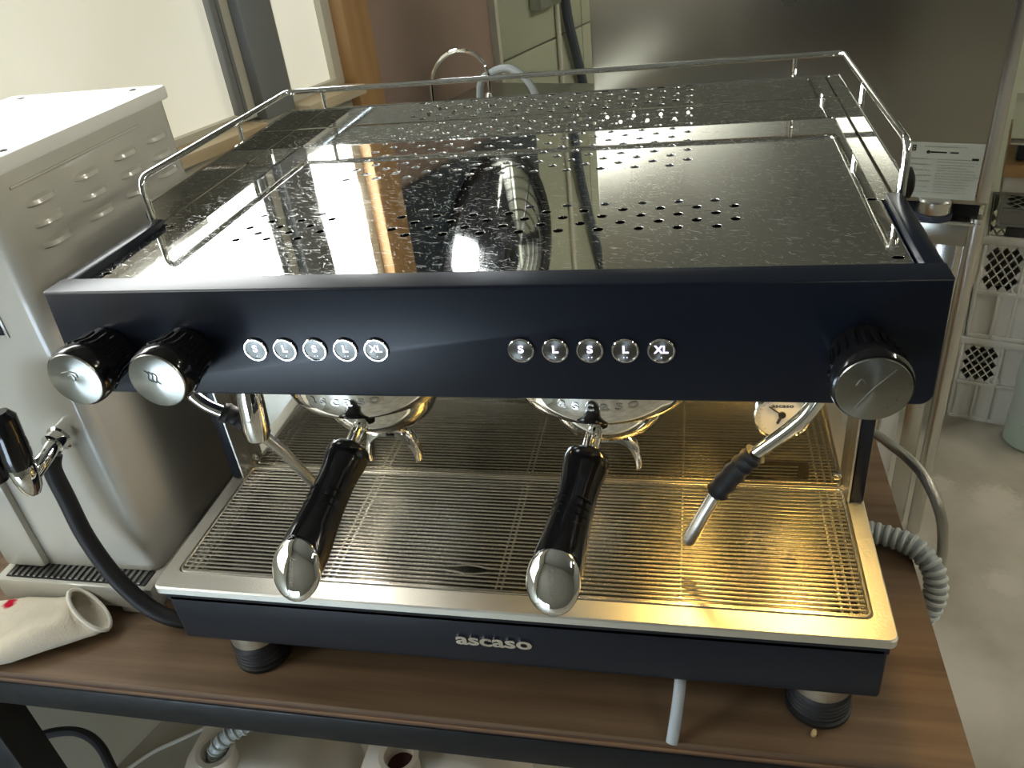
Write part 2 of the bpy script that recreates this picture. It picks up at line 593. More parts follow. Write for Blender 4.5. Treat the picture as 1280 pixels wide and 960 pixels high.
# orange wooden casing, brown door, slate transom panel, green panelled wall
bm = NB(); rbox(bm, 1.215, 1.315, W0, -1.075, FLOOR, CEIL, 0.004)
struct('trim_3', bm, M['orange_wood'])
bm = NB(); rbox(bm, 1.315, 1.945, W0, -1.11, FLOOR, 0.93, 0.003)
door = struct('door_1', bm, M['brown_door'])
bm = NB(); rbox(bm, 1.945, 1.965, W0, -1.085, FLOOR, 0.93, 0.003)
struct('trim_4', bm, M['light_frame'])
bm = NB(); rbox(bm, 1.965, 3.6, W0, -1.108, FLOOR, CEIL)
bm2 = bm
wg = struct('wall_far', bm, M['dim_wall'])
for (a0, a1) in ((1.969, 2.60), (2.606, 3.5)):
    for (z0, z1) in ((FLOOR, 0.203), (0.209, 0.90), (0.906, CEIL)):
        bm = NB(); rbox(bm, a0, a1, -1.108, -1.098, z0, z1, 0.002)
        part('wall_panel', bm, M['green_wall'], wg)
bm = NB(); rbox(bm, 3.5, 3.6, -1.35, 3.2, FLOOR, CEIL)
struct('wall_back', bm, M['green_wall'])
bm = NB(); rbox(bm, -2.3, -2.2, -1.35, 3.2, FLOOR, CEIL)
struct('wall_front', bm, M['dark_wall'])
bm = NB(); rbox(bm, -2.3, 3.6, 3.2, 3.3, FLOOR, CEIL)
struct('wall_right', bm, M['dim_wall'])
# added low glowing strip, unseen behind the camera, for sheen on the front panel
bm = NB()
rbox(bm, -2.2, -2.17, -1.05, -0.05, FLOOR, FLOOR + 0.05)
rbox(bm, -2.2, -2.17, -1.05, -0.05, -0.32, -0.27)
for b in (-1.05, -0.575, -0.10):
    rbox(bm, -2.2, -2.17, b, b + 0.05, FLOOR + 0.05, -0.32)
w3 = struct('added_window_3', bm, M['grey_frame'])
for b in (-1.0, -0.525):
    bm = NB(); rbox(bm, -2.195, -2.185, b, b + 0.425, FLOOR + 0.05, -0.32)
    part('pane', bm, M['added_front_pane'], w3)

# ceiling tubes (the room's own lamps)
for i, (a, b) in enumerate(((1.30, 2.45), (2.5, 1.6), (-0.4, 1.75))):
    c = room(a, b, CEIL)
    t = thing('ceiling_light', ['fluorescent ceiling fitting at the right wall side', 'fluorescent ceiling fitting above the white crates', 'fluorescent ceiling fitting to the right of the table front'][i], 'lamp', c)
    bm = NB(); rbox(bm, a - 0.6, a + 0.6, b - 0.06, b + 0.06, CEIL - 0.05, CEIL, 0.006)
    part('housing', bm, M['boiler_lid'], t)
    bm = NB(); tube(bm, [room(a - 0.57, b, CEIL - 0.068), room(a + 0.57, b, CEIL - 0.068)], 0.014, 12)
    part('tube', bm, M['tube_light'] if i < 2 else M['tube_dim'], t)

# ================================================================== EXHAUST FAN above the door
fc = room(1.80, -1.09, 1.33)
fan = thing('exhaust_fan', 'large round wall fan with wire guard above the brown door', 'fan', fc)
fx, fy, fn = A_, V((0, 0, 1)), B_


def fpt(x, y, z=0.0):
    return fc + fx * x + fy * y + fn * z


sq = rrect(-0.485, 0.345, -0.40, 0.47, 0.01)
me = plate(sq, [circle(0, 0, 0.335, 40)], 0.03, basis(fc + B_ * 0.0, A_, V((0, 0, 1))))
part('mounting_panel', me, M['slate'], fan)
bm = NB(); lathe(bm, [(0.325, 0.0), (0.33, 0.0)], fc - B_ * 0.1, B_, 40)
part('daylight_backing', bm, M['sky_pane'], fan, 'bright daylight behind the blades')
bm = NB(); tube(bm, [fpt(0.345 * math.cos(2 * PI * i / 40), 0.345 * math.sin(2 * PI * i / 40), 0.01) for i in range(40)], 0.02, 8, closed=True)
part('ring', bm, M['fan_dark'], fan)
bm = NB(); lathe(bm, [(0.0, -0.05), (0.07, -0.05), (0.08, 0.0), (0.06, 0.05), (0.0, 0.055)], fc, B_, 24)
part('motor', bm, M['fan_dark'], fan)
for k in range(4):
    bm = NB()
    a0 = 2 * PI * k / 4 - 0.35
    rr = []
    pts = []
    for rad in (0.06, 0.16, 0.25, 0.315):
        wd = 0.35 + 0.28 * rad / 0.315
        pts.append([(rad * math.cos(a0 - wd + wd * 2 * j / 6), rad * math.sin(a0 - wd + wd * 2 * j / 6), -0.05 + 0.05 * j / 6) for j in range(7)])
    vs = [[bm.verts.new(fpt(*q)) for q in row] for row in pts]
    for i in range(3):
        for j in range(6):
            bm.faces.new((vs[i][j], vs[i][j + 1], vs[i + 1][j + 1], vs[i + 1][j]))
    bmesh.ops.solidify(bm, geom=bm.faces[:], thickness=0.004)
    part('blade', bm, M['fan_dark'], fan)
for k in range(8):
    rad = 0.06 + 0.036 * k
    bm = NB(); tube(bm, [fpt(rad * math.cos(2 * PI * i / 36), rad * math.sin(2 * PI * i / 36), 0.07 - 0.1 * (rad / .345) ** 3 * 0.4) for i in range(36)], 0.0032, 5, closed=True)
    part('guard_ring', bm, M['fan_dark'], fan)
for k in range(6):
    t = 2 * PI * k / 6 + 0.3
    bm = NB(); tube(bm, [fpt(0.05 * math.cos(t), 0.05 * math.sin(t), 0.07), fpt(0.34 * math.cos(t), 0.34 * math.sin(t), 0.02)], 0.0035, 5)
    part('guard_spoke', bm, M['fan_dark'], fan)

# ================================================================== COUNTER WITH TAPS behind the machine
ct = thing('sink_counter', 'pale steel counter along the wall below the windows', 'counter', room(1.2, -0.8, FLOOR))
bm = NB(); rbox(bm, 0.95, 1.74, -1.03, -0.56, 0.170, 0.200, 0.004)
part('worktop', bm, M['counter_steel'], ct)
bm = NB(); rbox(bm, 0.97, 1.72, -1.02, -0.58, FLOOR, 0.17)
part('cabinet_body', bm, M['light_frame'], ct)
bm = NB(); rbox(bm, 0.99, 1.34, -0.58, -0.565, FLOOR + 0.08, 0.15, 0.003); part('cabinet_door', bm, M['light_frame'], ct)
bm = NB(); rbox(bm, 1.35, 1.70, -0.58, -0.565, FLOOR + 0.08, 0.15, 0.003); part('cabinet_door', bm, M['light_frame'], ct)


def ray_pt(u, v, b=None, a=None):
    """offline helper result: where a sight line meets a room plane (used for things far behind)"""
    d = R_ * ((u - 640) / 1012.96) - U_ * ((v - 480) / 1012.96) + F_
    c = M_.translation
    if b is not None:
        t = (b - B_.dot(c)) / B_.dot(d)
    else:
        t = (a - A_.dot(c)) / A_.dot(d)
    return c + d * t


bA = 1.05
g = [ray_pt(u, v, a=bA) for (u, v) in ((545, 150), (541, 120), (540, 97), (549, 77), (566, 64), (585, 64), (601, 75), (610, 93), (612, 115), (612, 122))]
bz = g[0].copy(); bz.z = 0.2015
g = [bz] + g
bm = NB(); tube(bm, g, 0.0042, 8, 3)
fz = solo('gooseneck_tap', bm, M['chrome'], 'thin chrome gooseneck tap rising behind the machine', 'tap')
bm = NB(); lathe(bm, [(0.010, -0.06), (0.010, 0.0), (0.007, 0.01)], g[-1], (0, 0, 1), 12)
part('spout_sleeve', bm, M['satin_steel'], fz)
g = [ray_pt(u, v, a=1.20) for (u, v) in ((598, 130), (600, 108), (612, 92), (632, 85), (650, 92), (663, 106), (672, 124))]
g[0].z = 0.215
bm = NB(); tube(bm, g, 0.0085, 10, 3)
solo('supply_hose', bm, M['hose_rib'], 'thick grey bent hose on the counter right of the gooseneck tap', 'hose')
# cable, conduit and switch box on the green wall
bm = NB(); tube(bm, [room(2.66, -1.07, 1.84), room(2.58, -1.07, 1.63), room(2.43, -1.07, 1.18), room(2.40, -1.07, 0.7), room(2.415, -1.07, 0.325), room(2.47, -1.07, 0.15), room(2.53, -1.07, -0.01), room(2.6, -1.05, -0.4), room(2.62, -1.05, -0.84)], 0.018, 10, 4)
solo('wall_cable', bm, M['blue_cable'], 'thick blue grey cable hanging down the green wall', 'cable')
bm = NB(); tube(bm, [room(2.375, -1.088, CEIL), room(2.385, -1.088, FLOOR)], 0.009, 8)
solo('conduit_pipe', bm, M['light_frame'], 'thin pale vertical conduit on the green wall beside the cable', 'pipe')
sb = thing('switch_box', 'small metal switch box high on the green wall', 'switch', room(2.27, -1.09, 0.4))
bm = NB(); rbox(bm, 2.19, 2.35, -1.097, -1.05, 0.325, 0.47, 0.006); part('box_body', bm, M['counter_steel'], sb)
bm = NB(); rbox(bm, 2.25, 2.29, -1.05, -1.04, 0.36, 0.42, 0.003); part('rocker', bm, M['ink'], sb)

# ================================================================== STAINLESS CABINET on legs, right behind
FA = 1.3795
fr = thing('stainless_cabinet', 'tall brushed stainless appliance on legs behind the machine', 'appliance', room(FA + 0.3, -0.07, FLOOR))
bm = NB(); rbox(bm, FA, FA + 0.55, -0.505, 0.357, 0.05, 1.45, 0.008); part('body', bm, M['fridge_steel'], fr)
bm = NB(); rbox(bm, FA + 0.012, FA + 0.5, 0.20, 0.352, -0.045, 0.012, 0.003); part('drawer', bm, M['fridge_steel'], fr)
bm = NB(); rbox(bm, FA + 0.004, FA + 0.012, 0.20, 0.353, 0.004, 0.013, 0.002); part('drawer_lip', bm, M['satin_steel'], fr)
bm = NB(); rbox(bm, FA + 0.03, FA + 0.5, -0.49, 0.345, 0.012, 0.05); part('plinth', bm, M['dark_void'], fr)
bm = NB(); lathe(bm, [(0.03, 0), (0.034, 0.006), (0.034, 0.03), (0.03, 0.034)], room(FA + 0.006, 0.262, 0.028), (0, 0, 1), 24)
part('round_foot', bm, M['satin_steel'], fr)
bm = NB(); lathe(bm, [(0.036, 0), (0.036, 0.012)], room(FA + 0.006, 0.262, 0.018), (0, 0, 1), 24)
part('foot_pad', bm, M['navy'], fr)
for (b, da) in ((0.345, 0.02), (-0.48, 0.02), (0.345, 0.5), (-0.48, 0.5)):
    bm = NB(); tube(bm, [room(FA + da, b, FLOOR), room(FA + da, b, 0.02)], 0.0165, 14)
    part('leg', bm, M['satin_steel'], fr)
bm = NB(); rbox(bm, FA + 0.035, FA + 0.075, 0.275, 0.318, FLOOR, -0.045, 0.004); part('support_post', bm, M['satin_steel'], fr)
bm = NB(); rbox(bm, FA + 0.06, FA + 0.10, 0.225, 0.262, FLOOR, -0.045, 0.003); part('support_post', bm, M['boiler_lid'], fr, 'steel post, its bright reflection coloured in cream')  # cream colour stands in for the bright reflection on a steel leg
bm = NB(); rbox(bm, FA + 0.06, FA + 0.09, 0.18, 0.22, FLOOR, -0.045, 0.003); part('support_post', bm, M['satin_steel'], fr)
bm = NB(); rbox(bm, FA - 0.006, FA + 0.004, 0.335, 0.3585, 0.06, 1.44, 0.002); part('edge_strip', bm, M['satin_steel'], fr)
# data label on its front
L0, L1, LZ0, LZ1 = 0.199, 0.333, 0.062, 0.177
lb = tag(part('label_sheet', (lambda t: (rbox(t, FA - 0.0015, FA - 0.0003, L0, L1, LZ0, LZ1), t)[1])(NB()), M['label_paper'], fr), None)
lx, ly, ln = B_, V((0, 0, 1)), -A_


def lab(xf, zf):
    return room(FA - 0.0018, L0 + (L1 - L0) * xf, LZ1 - (LZ1 - LZ0) * zf)


bm = NB()
def strip(x0, x1, z, h):
    a, b = lab(x0, z), lab(x1, z)
    up = V((0, 0, h / 2))
    vs = [bm.verts.new(p) for p in (a - up, b - up, b + up, a + up)]
    f = bm.faces.new(vs)
    bmesh.ops.solidify(bm, geom=[f], thickness=0.0002)
random.seed(3)
for i in range(13):
    z = 0.29 + i * 0.05
    x = 0.03
    while x < 0.32 and i % 2 == 0:
        wd = random.uniform(0.02, 0.06); strip(x, x + wd, z, 0.0015); x += wd + 0.012
    x = 0.40
    end = random.uniform(0.7, 0.95)
    while x < end:
        wd = random.uniform(0.02, 0.07); strip(x, x + wd, z, 0.0014); x += wd + 0.011
x = 0.2
while x < 0.75:
    wd = random.uniform(0.015, 0.04); strip(x, x + wd, 0.07, 0.0022); x += wd + 0.012
part('fine_print', bm, M['grey_ink'], lb)['kind'] = 'stuff'
bm = NB()
def strip2(x0, x1, z, h):
    a, b = lab(x0, z), lab(x1, z)
    up = V((0, 0, h / 2))
    f = bm.faces.new([bm.verts.new(p - A_ * 0.0002) for p in (a - up, b - up, b + up, a + up)])
    bmesh.ops.solidify(bm, geom=[f], thickness=0.0002)
for (x0, x1, z, h) in ((0.03, 0.045, 0.10, 0.012), (0.05, 0.085, 0.06, 0.003), (0.05, 0.085, 0.10, 0.003), (0.05, 0.085, 0.14, 0.003), (0.075, 0.085, 0.10, 0.011),
                       (0.29, 0.51, 0.165, 0.003), (0.56, 0.67, 0.165, 0.003), (0.545, 0.549, 0.165, 0.005), (0.86, 0.95, 0.27, 0.0045)):
    strip2(x0, x1, z, h)
lathe(bm, [(0.0036, 0), (0.0036, 0.0003)], lab(0.26, 0.165), -A_, 14)
part('heading_print', bm, M['ink'], lb)['kind'] = 'stuff'

# wooden board seen behind the table, leaning on the posts
bm = NB(); rbox(bm, 1.03, 1.05, -0.12, 0.24, FLOOR, -0.17, 0.002)
solo('leaning_board', bm, M['pale_wood'], 'pale wooden board standing behind the right table edge', 'board')

# ================================================================== CRATES, SHELF, BOTTLE on the right
def crate(name, label, b0, b1, a0, a1, z0, z1, m, group):
    c = room((a0 + a1) / 2, (b0 + b1) / 2, z0)
    t = thing(name, label, 'crate', c, group)
    wdt, hgt = b1 - b0, z1 - z0
    # front and rear walls with a lattice of diamond holes in the upper half
    holes = []
    x0, x1, y0, y1 = wdt * 0.05, wdt * 0.62, hgt * 0.47, hgt * 0.91
    nx, ny = 4, 4
    cw, ch = (x1 - x0) / nx, (y1 - y0) / ny
    for i in range(nx * 2 + 1):
        for j in range(ny * 2 + 1):
            if (i + j) % 2 == 0:
                continue
            cx, cy = x0 + i * cw / 2, y0 + j * ch / 2
            if cx < x0 + cw * .3 or cx > x1 - cw * .3 or cy < y0 + ch * .3 or cy > y1 - ch * .3:
                continue
            k = 0.42
            holes.append([(cx - cw * k, cy), (cx, cy - ch * k), (cx + cw * k, cy), (cx, cy + ch * k)])
    mx = basis(room(a0, b0, z0), B_, V((0, 0, 1)))
    part('side_wall', plate(rrect(0, wdt, 0, hgt, 0.004), holes, 0.006, mx), m, t)
    mx = basis(room(a1, b0, z0), B_, V((0, 0, 1)))
    part('side_wall', plate(rrect(0, wdt, 0, hgt, 0.004), holes, 0.006, mx), m, t)
    for b in (b0, b1 - 0.006):
        bm = NB(); rbox(bm, a0, a1, b, b + 0.006, z0, z1, 0.001); part('end_wall', bm, m, t)
    bm = NB(); rbox(bm, a0, a1, b0, b1, z0, z0 + 0.008); part('bottom', bm, m, t)
    bm = NB()
    rbox(bm, a0 - 0.012, a0 + 0.006, b0 - 0.008, b1 + 0.008, z1 - 0.022, z1, 0.002)
    rbox(bm, a1 - 0.006, a1 + 0.012, b0 - 0.008, b1 + 0.008, z1 - 0.022, z1, 0.002)
    rbox(bm, a0, a1, b0 - 0.008, b0 + 0.006, z1 - 0.022, z1, 0.002)
    rbox(bm, a0, a1, b1 - 0.006, b1 + 0.008, z1 - 0.022, z1, 0.002)
    part('top_rim', bm, m, t)
    for f in (0.0, 0.36, 0.62, 0.66 + 0.3):
        bm = NB(); rbox(bm, a0 - 0.009, a0, b0 + wdt * f, b0 + wdt * f + 0.008, z0, z0 + hgt * (0.46 if 0.1 < f < 0.6 else 0.92), 0.0015)
        part('rib', bm, m, t)
    bm = NB(); rbox(bm, a0 - 0.009, a0, b0, b1, z0 + hgt * 0.44, z0 + hgt * 0.48, 0.0015); part('rib', bm, m, t)
    bm = NB(); rbox(bm, a0 - 0.009, a0, b0, b1, z0, z0 + 0.012, 0.0015); part('rib', bm, m, t)
    # round latch hole ring at the lattice corner
    bm = NB(); tube(bm, [room(a0 - 0.004, b0 + wdt * 0.62 + 0.013 * math.cos(2 * PI * i / 14), z0 + hgt * 0.52 + 0.013 * math.sin(2 * PI * i / 14)) for i in range(14)], 0.004, 6, closed=True)
    part('latch_ring', bm, m, t)
    return t


CA = 1.98
crate('plastic_crate', 'white lattice plastic crate on the concrete floor, bottom of its stack', 0.375, 0.54, CA, CA + 0.34, FLOOR, FLOOR + 0.285, M['white_crate'], 'stacked plastic crates')
crate('plastic_crate', 'white lattice plastic crate stacked on the lower white crate', 0.378, 0.543, CA, CA + 0.34, FLOOR + 0.286, FLOOR + 0.60, M['white_crate'], 'stacked plastic crates')
crate('plastic_crate', 'grey lattice plastic crate on top of the white crates, under a board', 0.395, 0.60, CA + 0.06, CA + 0.40, FLOOR + 0.601, FLOOR + 0.72, M['grey_crate'], 'stacked plastic crates')
bm = NB(); rbox(bm, CA - 0.005, CA + 0.012, 0.42, 0.475, FLOOR + 0.601, FLOOR + 0.625, 0.004)
solo('black_pouch', bm, M['ink'], 'small flat black pouch lying on the upper white crate', 'pouch')
bm = NB(); rbox(bm, CA, CA + 0.42, 0.39, 0.75, FLOOR + 0.722, FLOOR + 0.765, 0.004)
solo('storage_tray', bm, M['white_crate'], 'flat white plastic tray on the grey crate', 'tray')
bm = NB(); rbox(bm, CA - 0.01, CA + 0.42, 0.385, 0.80, FLOOR + 0.766, FLOOR + 0.80, 0.002)
solo('wooden_board', bm, M['pale_wood'], 'light wooden board lying on the white tray at the right', 'board')
bm = NB(); rbox(bm, CA + 0.02, CA + 0.3, 0.405, 0.75, FLOOR + 0.801, FLOOR + 0.862, 0.006)
nb = solo('storage_case', bm, M['navy'], 'dark navy case on the light wooden board', 'case')
bm = NB(); rbox(bm, CA + 0.012, CA + 0.02, 0.45, 0.458, FLOOR + 0.80, FLOOR + 0.86); part('clasp', bm, M['ink'], nb)
bm = NB(); rbox(bm, CA - 0.05, CA + 0.4, 0.385, 0.80, FLOOR + 0.8625, FLOOR + 0.880, 0.002)
solo('steel_sheet', bm, M['satin_steel'], 'stainless steel sheet lying on the navy case', 'sheet')
pz = FLOOR + 0.8805
po = thing('black_pot', 'round black pot with lid on the steel sheet', 'pot', room(CA + 0.05, 0.47, pz))
bm = NB(); lathe(bm, [(0.04, 0), (0.055, 0.02), (0.058, 0.07), (0.058, 0.14)], room(CA + 0.05, 0.47, pz), (0, 0, 1), 24); part('body', bm, M['ink'], po)
bm = NB(); lathe(bm, [(0.060, 0.14), (0.060, 0.15), (0.03, 0.158)], room(CA + 0.05, 0.47, pz), (0, 0, 1), 24); part('lid', bm, M['satin_steel'], po)
bm = NB(); rbox(bm, CA - 0.03, CA + 0.1, 0.42, 0.60, pz + 0.1585, pz + 0.195, 0.006)
yb = solo('yellow_box', bm, M['yellow'], 'small yellow box with white lid on top of the black pot', 'box')
bm = NB(); rbox(bm, CA - 0.028, CA + 0.098, 0.422, 0.598, pz + 0.195, pz + 0.22, 0.004); part('lid', bm, M['white_crate'], yb, 'white lid')

bt = thing('plastic_bottle', 'tall milky plastic bottle with greenish liquid on the concrete floor', 'bottle', room(1.91, 0.60, FLOOR))
bo = room(1.91, 0.60, FLOOR)
bm = NB(); lathe(bm, [(0.0, 0), (0.062, 0.002), (0.072, 0.012), (0.073, 0.09), (0.073, 0.095)], bo, (0, 0, 1), 28); part('liquid_part', bm, M['bottle_liquid'], bt, 'greenish liquid filled lower part')
bm = NB(); lathe(bm, [(0.073, 0.095), (0.070, 0.12), (0.070, 0.17), (0.074, 0.20), (0.073, 0.27), (0.062, 0.33), (0.040, 0.375), (0.022, 0.40), (0.022, 0.42)], bo, (0, 0, 1), 28); part('upper_part', bm, M['bottle'], bt)
bm = NB(); lathe(bm, [(0.026, 0.42), (0.026, 0.45), (0.02, 0.455)], bo, (0, 0, 1), 20); part('cap', bm, M['white_crate'], bt)

# ================================================================== TABLE
TX0, TX1, TY0, TY1 = -1.25, 0.437, -0.0404, 0.66
tb = thing('work_table', 'dark stained plywood work table on a black steel frame', 'table', (-0.4, 0.3, FLOOR))
bm = NB(); box(bm, TX0, TX1, TY0, TY1, -0.006, 0.0, 0.0008, 1)
part('table_top', bm, M['plywood'], tb)
for i, (z0, z1, dy, m) in enumerate(((-0.0105, -0.006, 0.0008, 'ply_edge_dark'), (-0.015, -0.0105, 0.0, 'ply_edge'), (-0.0195, -0.015, 0.0012, 'ply_edge_dark'))):
    bm = NB(); box(bm, TX0 + dy, TX1 - dy, TY0 + dy, TY1 - dy, z0, z1)
    part('ply', bm, M[m], tb)
bm = NB(); box(bm, TX0, TX1 - 0.02, TY0 - 0.001, TY0 + 0.035, -0.062, -0.0195, 0.003); part('frame_rail', bm, M['black_steel'], tb)
bm = NB(); box(bm, TX0, TX1 - 0.02, TY1 - 0.04, TY1 - 0.005, -0.062, -0.0195, 0.003); part('frame_rail', bm, M['black_steel'], tb)
bm = NB(); box(bm, TX1 - 0.055, TX1 - 0.02, TY0 + 0.035, TY1 - 0.04, -0.062, -0.0195, 0.003); part('frame_rail', bm, M['black_steel'], tb)
for (x, y) in ((-0.735, -0.036), (0.377, -0.0), (0.377, 0.58), (-1.2, 0.58)):
    bm = NB(); box(bm, x, x + 0.05, y, y + 0.05, FLOOR, -0.062, 0.003); part('leg', bm, M['black_steel'], tb)

# ================================================================== ESPRESSO MACHINE
em = thing('espresso_machine', 'black and stainless two-group espresso machine on the wooden table', 'espresso machine', (0, 0.25, 0))
ZT, ZB = 0.4694, 0.3729
# --- head housing: front panel with rounded lower corners, side arms, underside
def panel(bm):
    n = 6
    r = 0.010
    prof = []
    for i in range(n + 1):
        t = PI + PI / 2 * i / n
        prof.append((-0.35 + r + r * math.cos(t), ZB + r + r * math.sin(t)))
    for i in range(n + 1):
        t = 1.5 * PI + PI / 2 * i / n
        prof.append((0.35 - r + r * math.cos(t), ZB + r + r * math.sin(t)))
    prof += [(0.35, ZT), (-0.35, ZT)]
    def y_at(z):
        return -0.005 * (ZT - z) / (ZT - ZB)
    fr_ = [V((x, y_at(z), z)) for x, z in prof]
    bk = [V((x, 0.0258, z)) for x, z in prof]
    rings(bm, [fr_, bk])
    bmesh.ops.recalc_face_normals(bm, faces=bm.faces[:])
    es = [e for e in bm.edges if all(abs(v.co.y - y_at(v.co.z)) < 1e-5 for v in e.verts)]
    bmesh.ops.bevel(bm, geom=es, offset=0.002, segments=3, profile=0.5, affect='EDGES')


bm = NB(); panel(bm); fp = part('front_panel', bm, M['black_paint'], em, 'matte black control panel')
for s in (-1, 1):
    bm = NB()
    x0, x1 = sorted((s * 0.3365, s * 0.35))
    box(bm, x0, x1, 0.0255, 0.166, ZB, ZT, 0.002)
    part('side_arm', bm, M['black_paint'], em)
    bm = NB()
    lathe(bm, [(0.0, 0.0), (0.012, 0.0), (0.013, 0.003), (0.013, 0.008), (0.009, 0.010)], (s * 0.351, 0.185, 0.470), (s, 0, 0), 20)
    part('side_plug', bm, M['black_rubber'], em)
bm = NB(); box(bm, -0.3365, 0.3365, 0.0255, 0.176, ZB, ZB + 0.012); part('head_underside', bm, M['black_paint'], em)
bm = NB(); box(bm, -0.336, 0.336, 0.0258, 0.50, 0.395, 0.440); part('inner_chassis', bm, M['dark_void'], em)
bm = NB(); box(bm, -0.340, 0.340, 0.1766, 0.512, 0.062, 0.4615, 0.003); part('rear_body', bm, M['black_paint'], em)
# --- cup tray with real perforations
holes = []
def cluster(x0, nx, dx, y0, ny, dy, r, odd=0):
    for j in range(ny):
        for i in range(nx + (1 if (j % 2) == odd else 0)):
            holes.append(circle(x0 + (i - (0.5 if (j % 2) == odd else 0.0) + (0.5 if odd == 8 and j % 2 else 0.0)) * dx + random.uniform(-2e-4, 2e-4), y0 + j * dy, r, 10))
cluster(-0.0855 + 0.0170, 6, 0.0345, 0.121, 5, 0.0150, 0.0045, 1)
cluster(-0.2350, 3, 0.0315, 0.121, 5, 0.0150, 0.0040, 8)
cluster(0.1380, 3, 0.0315, 0.121, 5, 0.0150, 0.0043, 8)
for j in range(14):
    off = 0.0 if j % 2 == 0 else 0.0171
    for i in range(11 if j % 2 == 0 else 11):
        holes.append(circle(-0.186 + off + i * 0.0345 - (0.0 if j % 2 == 0 else 0.0), 0.283 + j * 0.0163, 0.0046, 12))
for (x, y) in ((-0.326, 0.052), (0.326, 0.052), (-0.328, 0.160), (0.328, 0.170)):
    holes.append(circle(x, y, 0.0045, 10, 0.0032))
outer = [(-0.3345, 0.0275), (0.3345, 0.0275), (0.3345, 0.168), (0.3435, 0.168), (0.3435, 0.5058), (-0.3435, 0.5058), (-0.3435, 0.168), (-0.3345, 0.168)]
me = plate(outer, holes, 0.0018, Matrix.Translation((0, 0, 0.4623)), 30, 0.00028)
cup = part('cup_tray', me, M['cup_tray'], em, 'mirror polished perforated cup tray')
bm = NB(); tube(bm, [V((-0.3345, 0.0275, 0.4612)), V((0.3345, 0.0275, 0.4612))], 0.0014, 8); part('folded_edge', bm, M['chrome'], cup)
# upstand around the rear
uh = [circle(-0.155 + i * 0.0165, 0.0085 + (0.0065 if i % 2 else 0.0), 0.0024, 8) for i in range(21)]
me = plate([(-0.345, 0), (0.345, 0), (0.345, 0.0235), (-0.345, 0.0235)], uh, 0.0014, basis((0, 0.5088, 0.4622), (1, 0, 0), (0, 0, 1)))
ru = part('rear_upstand', me, M['upstand'], em)
bm = NB(); tube(bm, [V((-0.345, 0.5095, 0.4862)), V((0.345, 0.5095, 0.4862))], 0.0013, 8); part('rolled_edge', bm, M['chrome'], ru)
for s in (-1, 1):
    x0, x1 = sorted((s * 0.345, s * 0.3464))
    bm = NB()
    box(bm, x0, x1, 0.168, 0.510, 0.4615, 0.4857)
    su = part('side_upstand', bm, M['upstand'], em)
    bm = NB(); tube(bm, [V((s * 0.3457, 0.168, 0.4862)), V((s * 0.3457, 0.5095, 0.4862))], 0.0013, 8); part('rolled_edge', bm, M['chrome'], su)
# cup rail
ZR = 0.5098
path = []
def corner(c, p0, p1, r, n=6):
    c, p0, p1 = V(c), V(p0), V(p1)
    a, b = (p0 - c).normalized(), (p1 - c).normalized()
    for i in range(n + 1):
        t = i / n
        q0, q1 = c + a * r, c + b * r
        path.append(q0 * (1 - t) ** 2 + c * 2 * t * (1 - t) + q1 * t * t)
xr = 0.3488
pts = [V((-xr, 0.166, 0.462)), V((-xr, 0.1655, ZR)), V((-xr, 0.5137, ZR)), V((xr, 0.5137, ZR)), V((xr, 0.1655, ZR)), V((xr, 0.166, 0.462))]
path.append(pts[0])
for i in range(1, 5):
    corner(pts[i], pts[i - 1], pts[i + 1], 0.016 if i in (1, 4) else 0.010)
path.append(pts[5])
bm = NB(); tube(bm, path, 0.0034, 12)
rail = part('cup_rail', bm, M['chrome'], em)
for p in ((-0.297, 0.5137), (0.296, 0.5137), (-xr, 0.375), (xr, 0.375)):
    bm = NB(); tube(bm, [V((p[0], p[1], 0.455)), V((p[0], p[1], ZR))], 0.0028, 10)
    part('rail_post', bm, M['chrome'], rail)

# --- buttons
def button(x, s, dots):
    o = V((x, -0.0027, 0.4165))
    bm = NB(); lathe(bm, [(0.0086, 0.0), (0.0104, 0.0), (0.0104, 0.0012), (0.0098, 0.0020), (0.0090, 0.0020), (0.0086, 0.001)], o, (0, -1, 0), 28, False)
    b = part('button', bm, M['chrome'], em)
    bm = NB(); lathe(bm, [(0.0, 0.0), (0.0088, 0.0), (0.0088, 0.0010), (0.0, 0.0012)], o, (0, -1, 0), 28, False)
    part('button_face', bm, M['button_face'], b)
    mx = basis(o + V((0, -0.0016, 0.0012)), (1, 0, 0), (0, 0, 1))
    part('letter', text_mesh(s, 0.0088, 0.0002, mx, 0.00022, 1.15 if len(s) == 1 else 0.95), M['letter_light'], b)
    for i in range(dots):
        bm = NB(); lathe(bm, [(0.0, 0.0), (0.00045, 0.0), (0.00045, 0.0003), (0, 0.0003)], o + V((0.0 + (i - (dots - 1) / 2) * 0.0024, -0.0014, -0.0054)), (0, -1, 0), 8, False)
        part('dot', bm, M['letter_light'], b)


for g0 in (-0.1672, 0.0552):
    for i, (s, d) in enumerate((('S', 1), ('L', 1), ('S', 2), ('L', 2), ('XL', 1))):
        button(g0 + i * 0.0263, s, d)

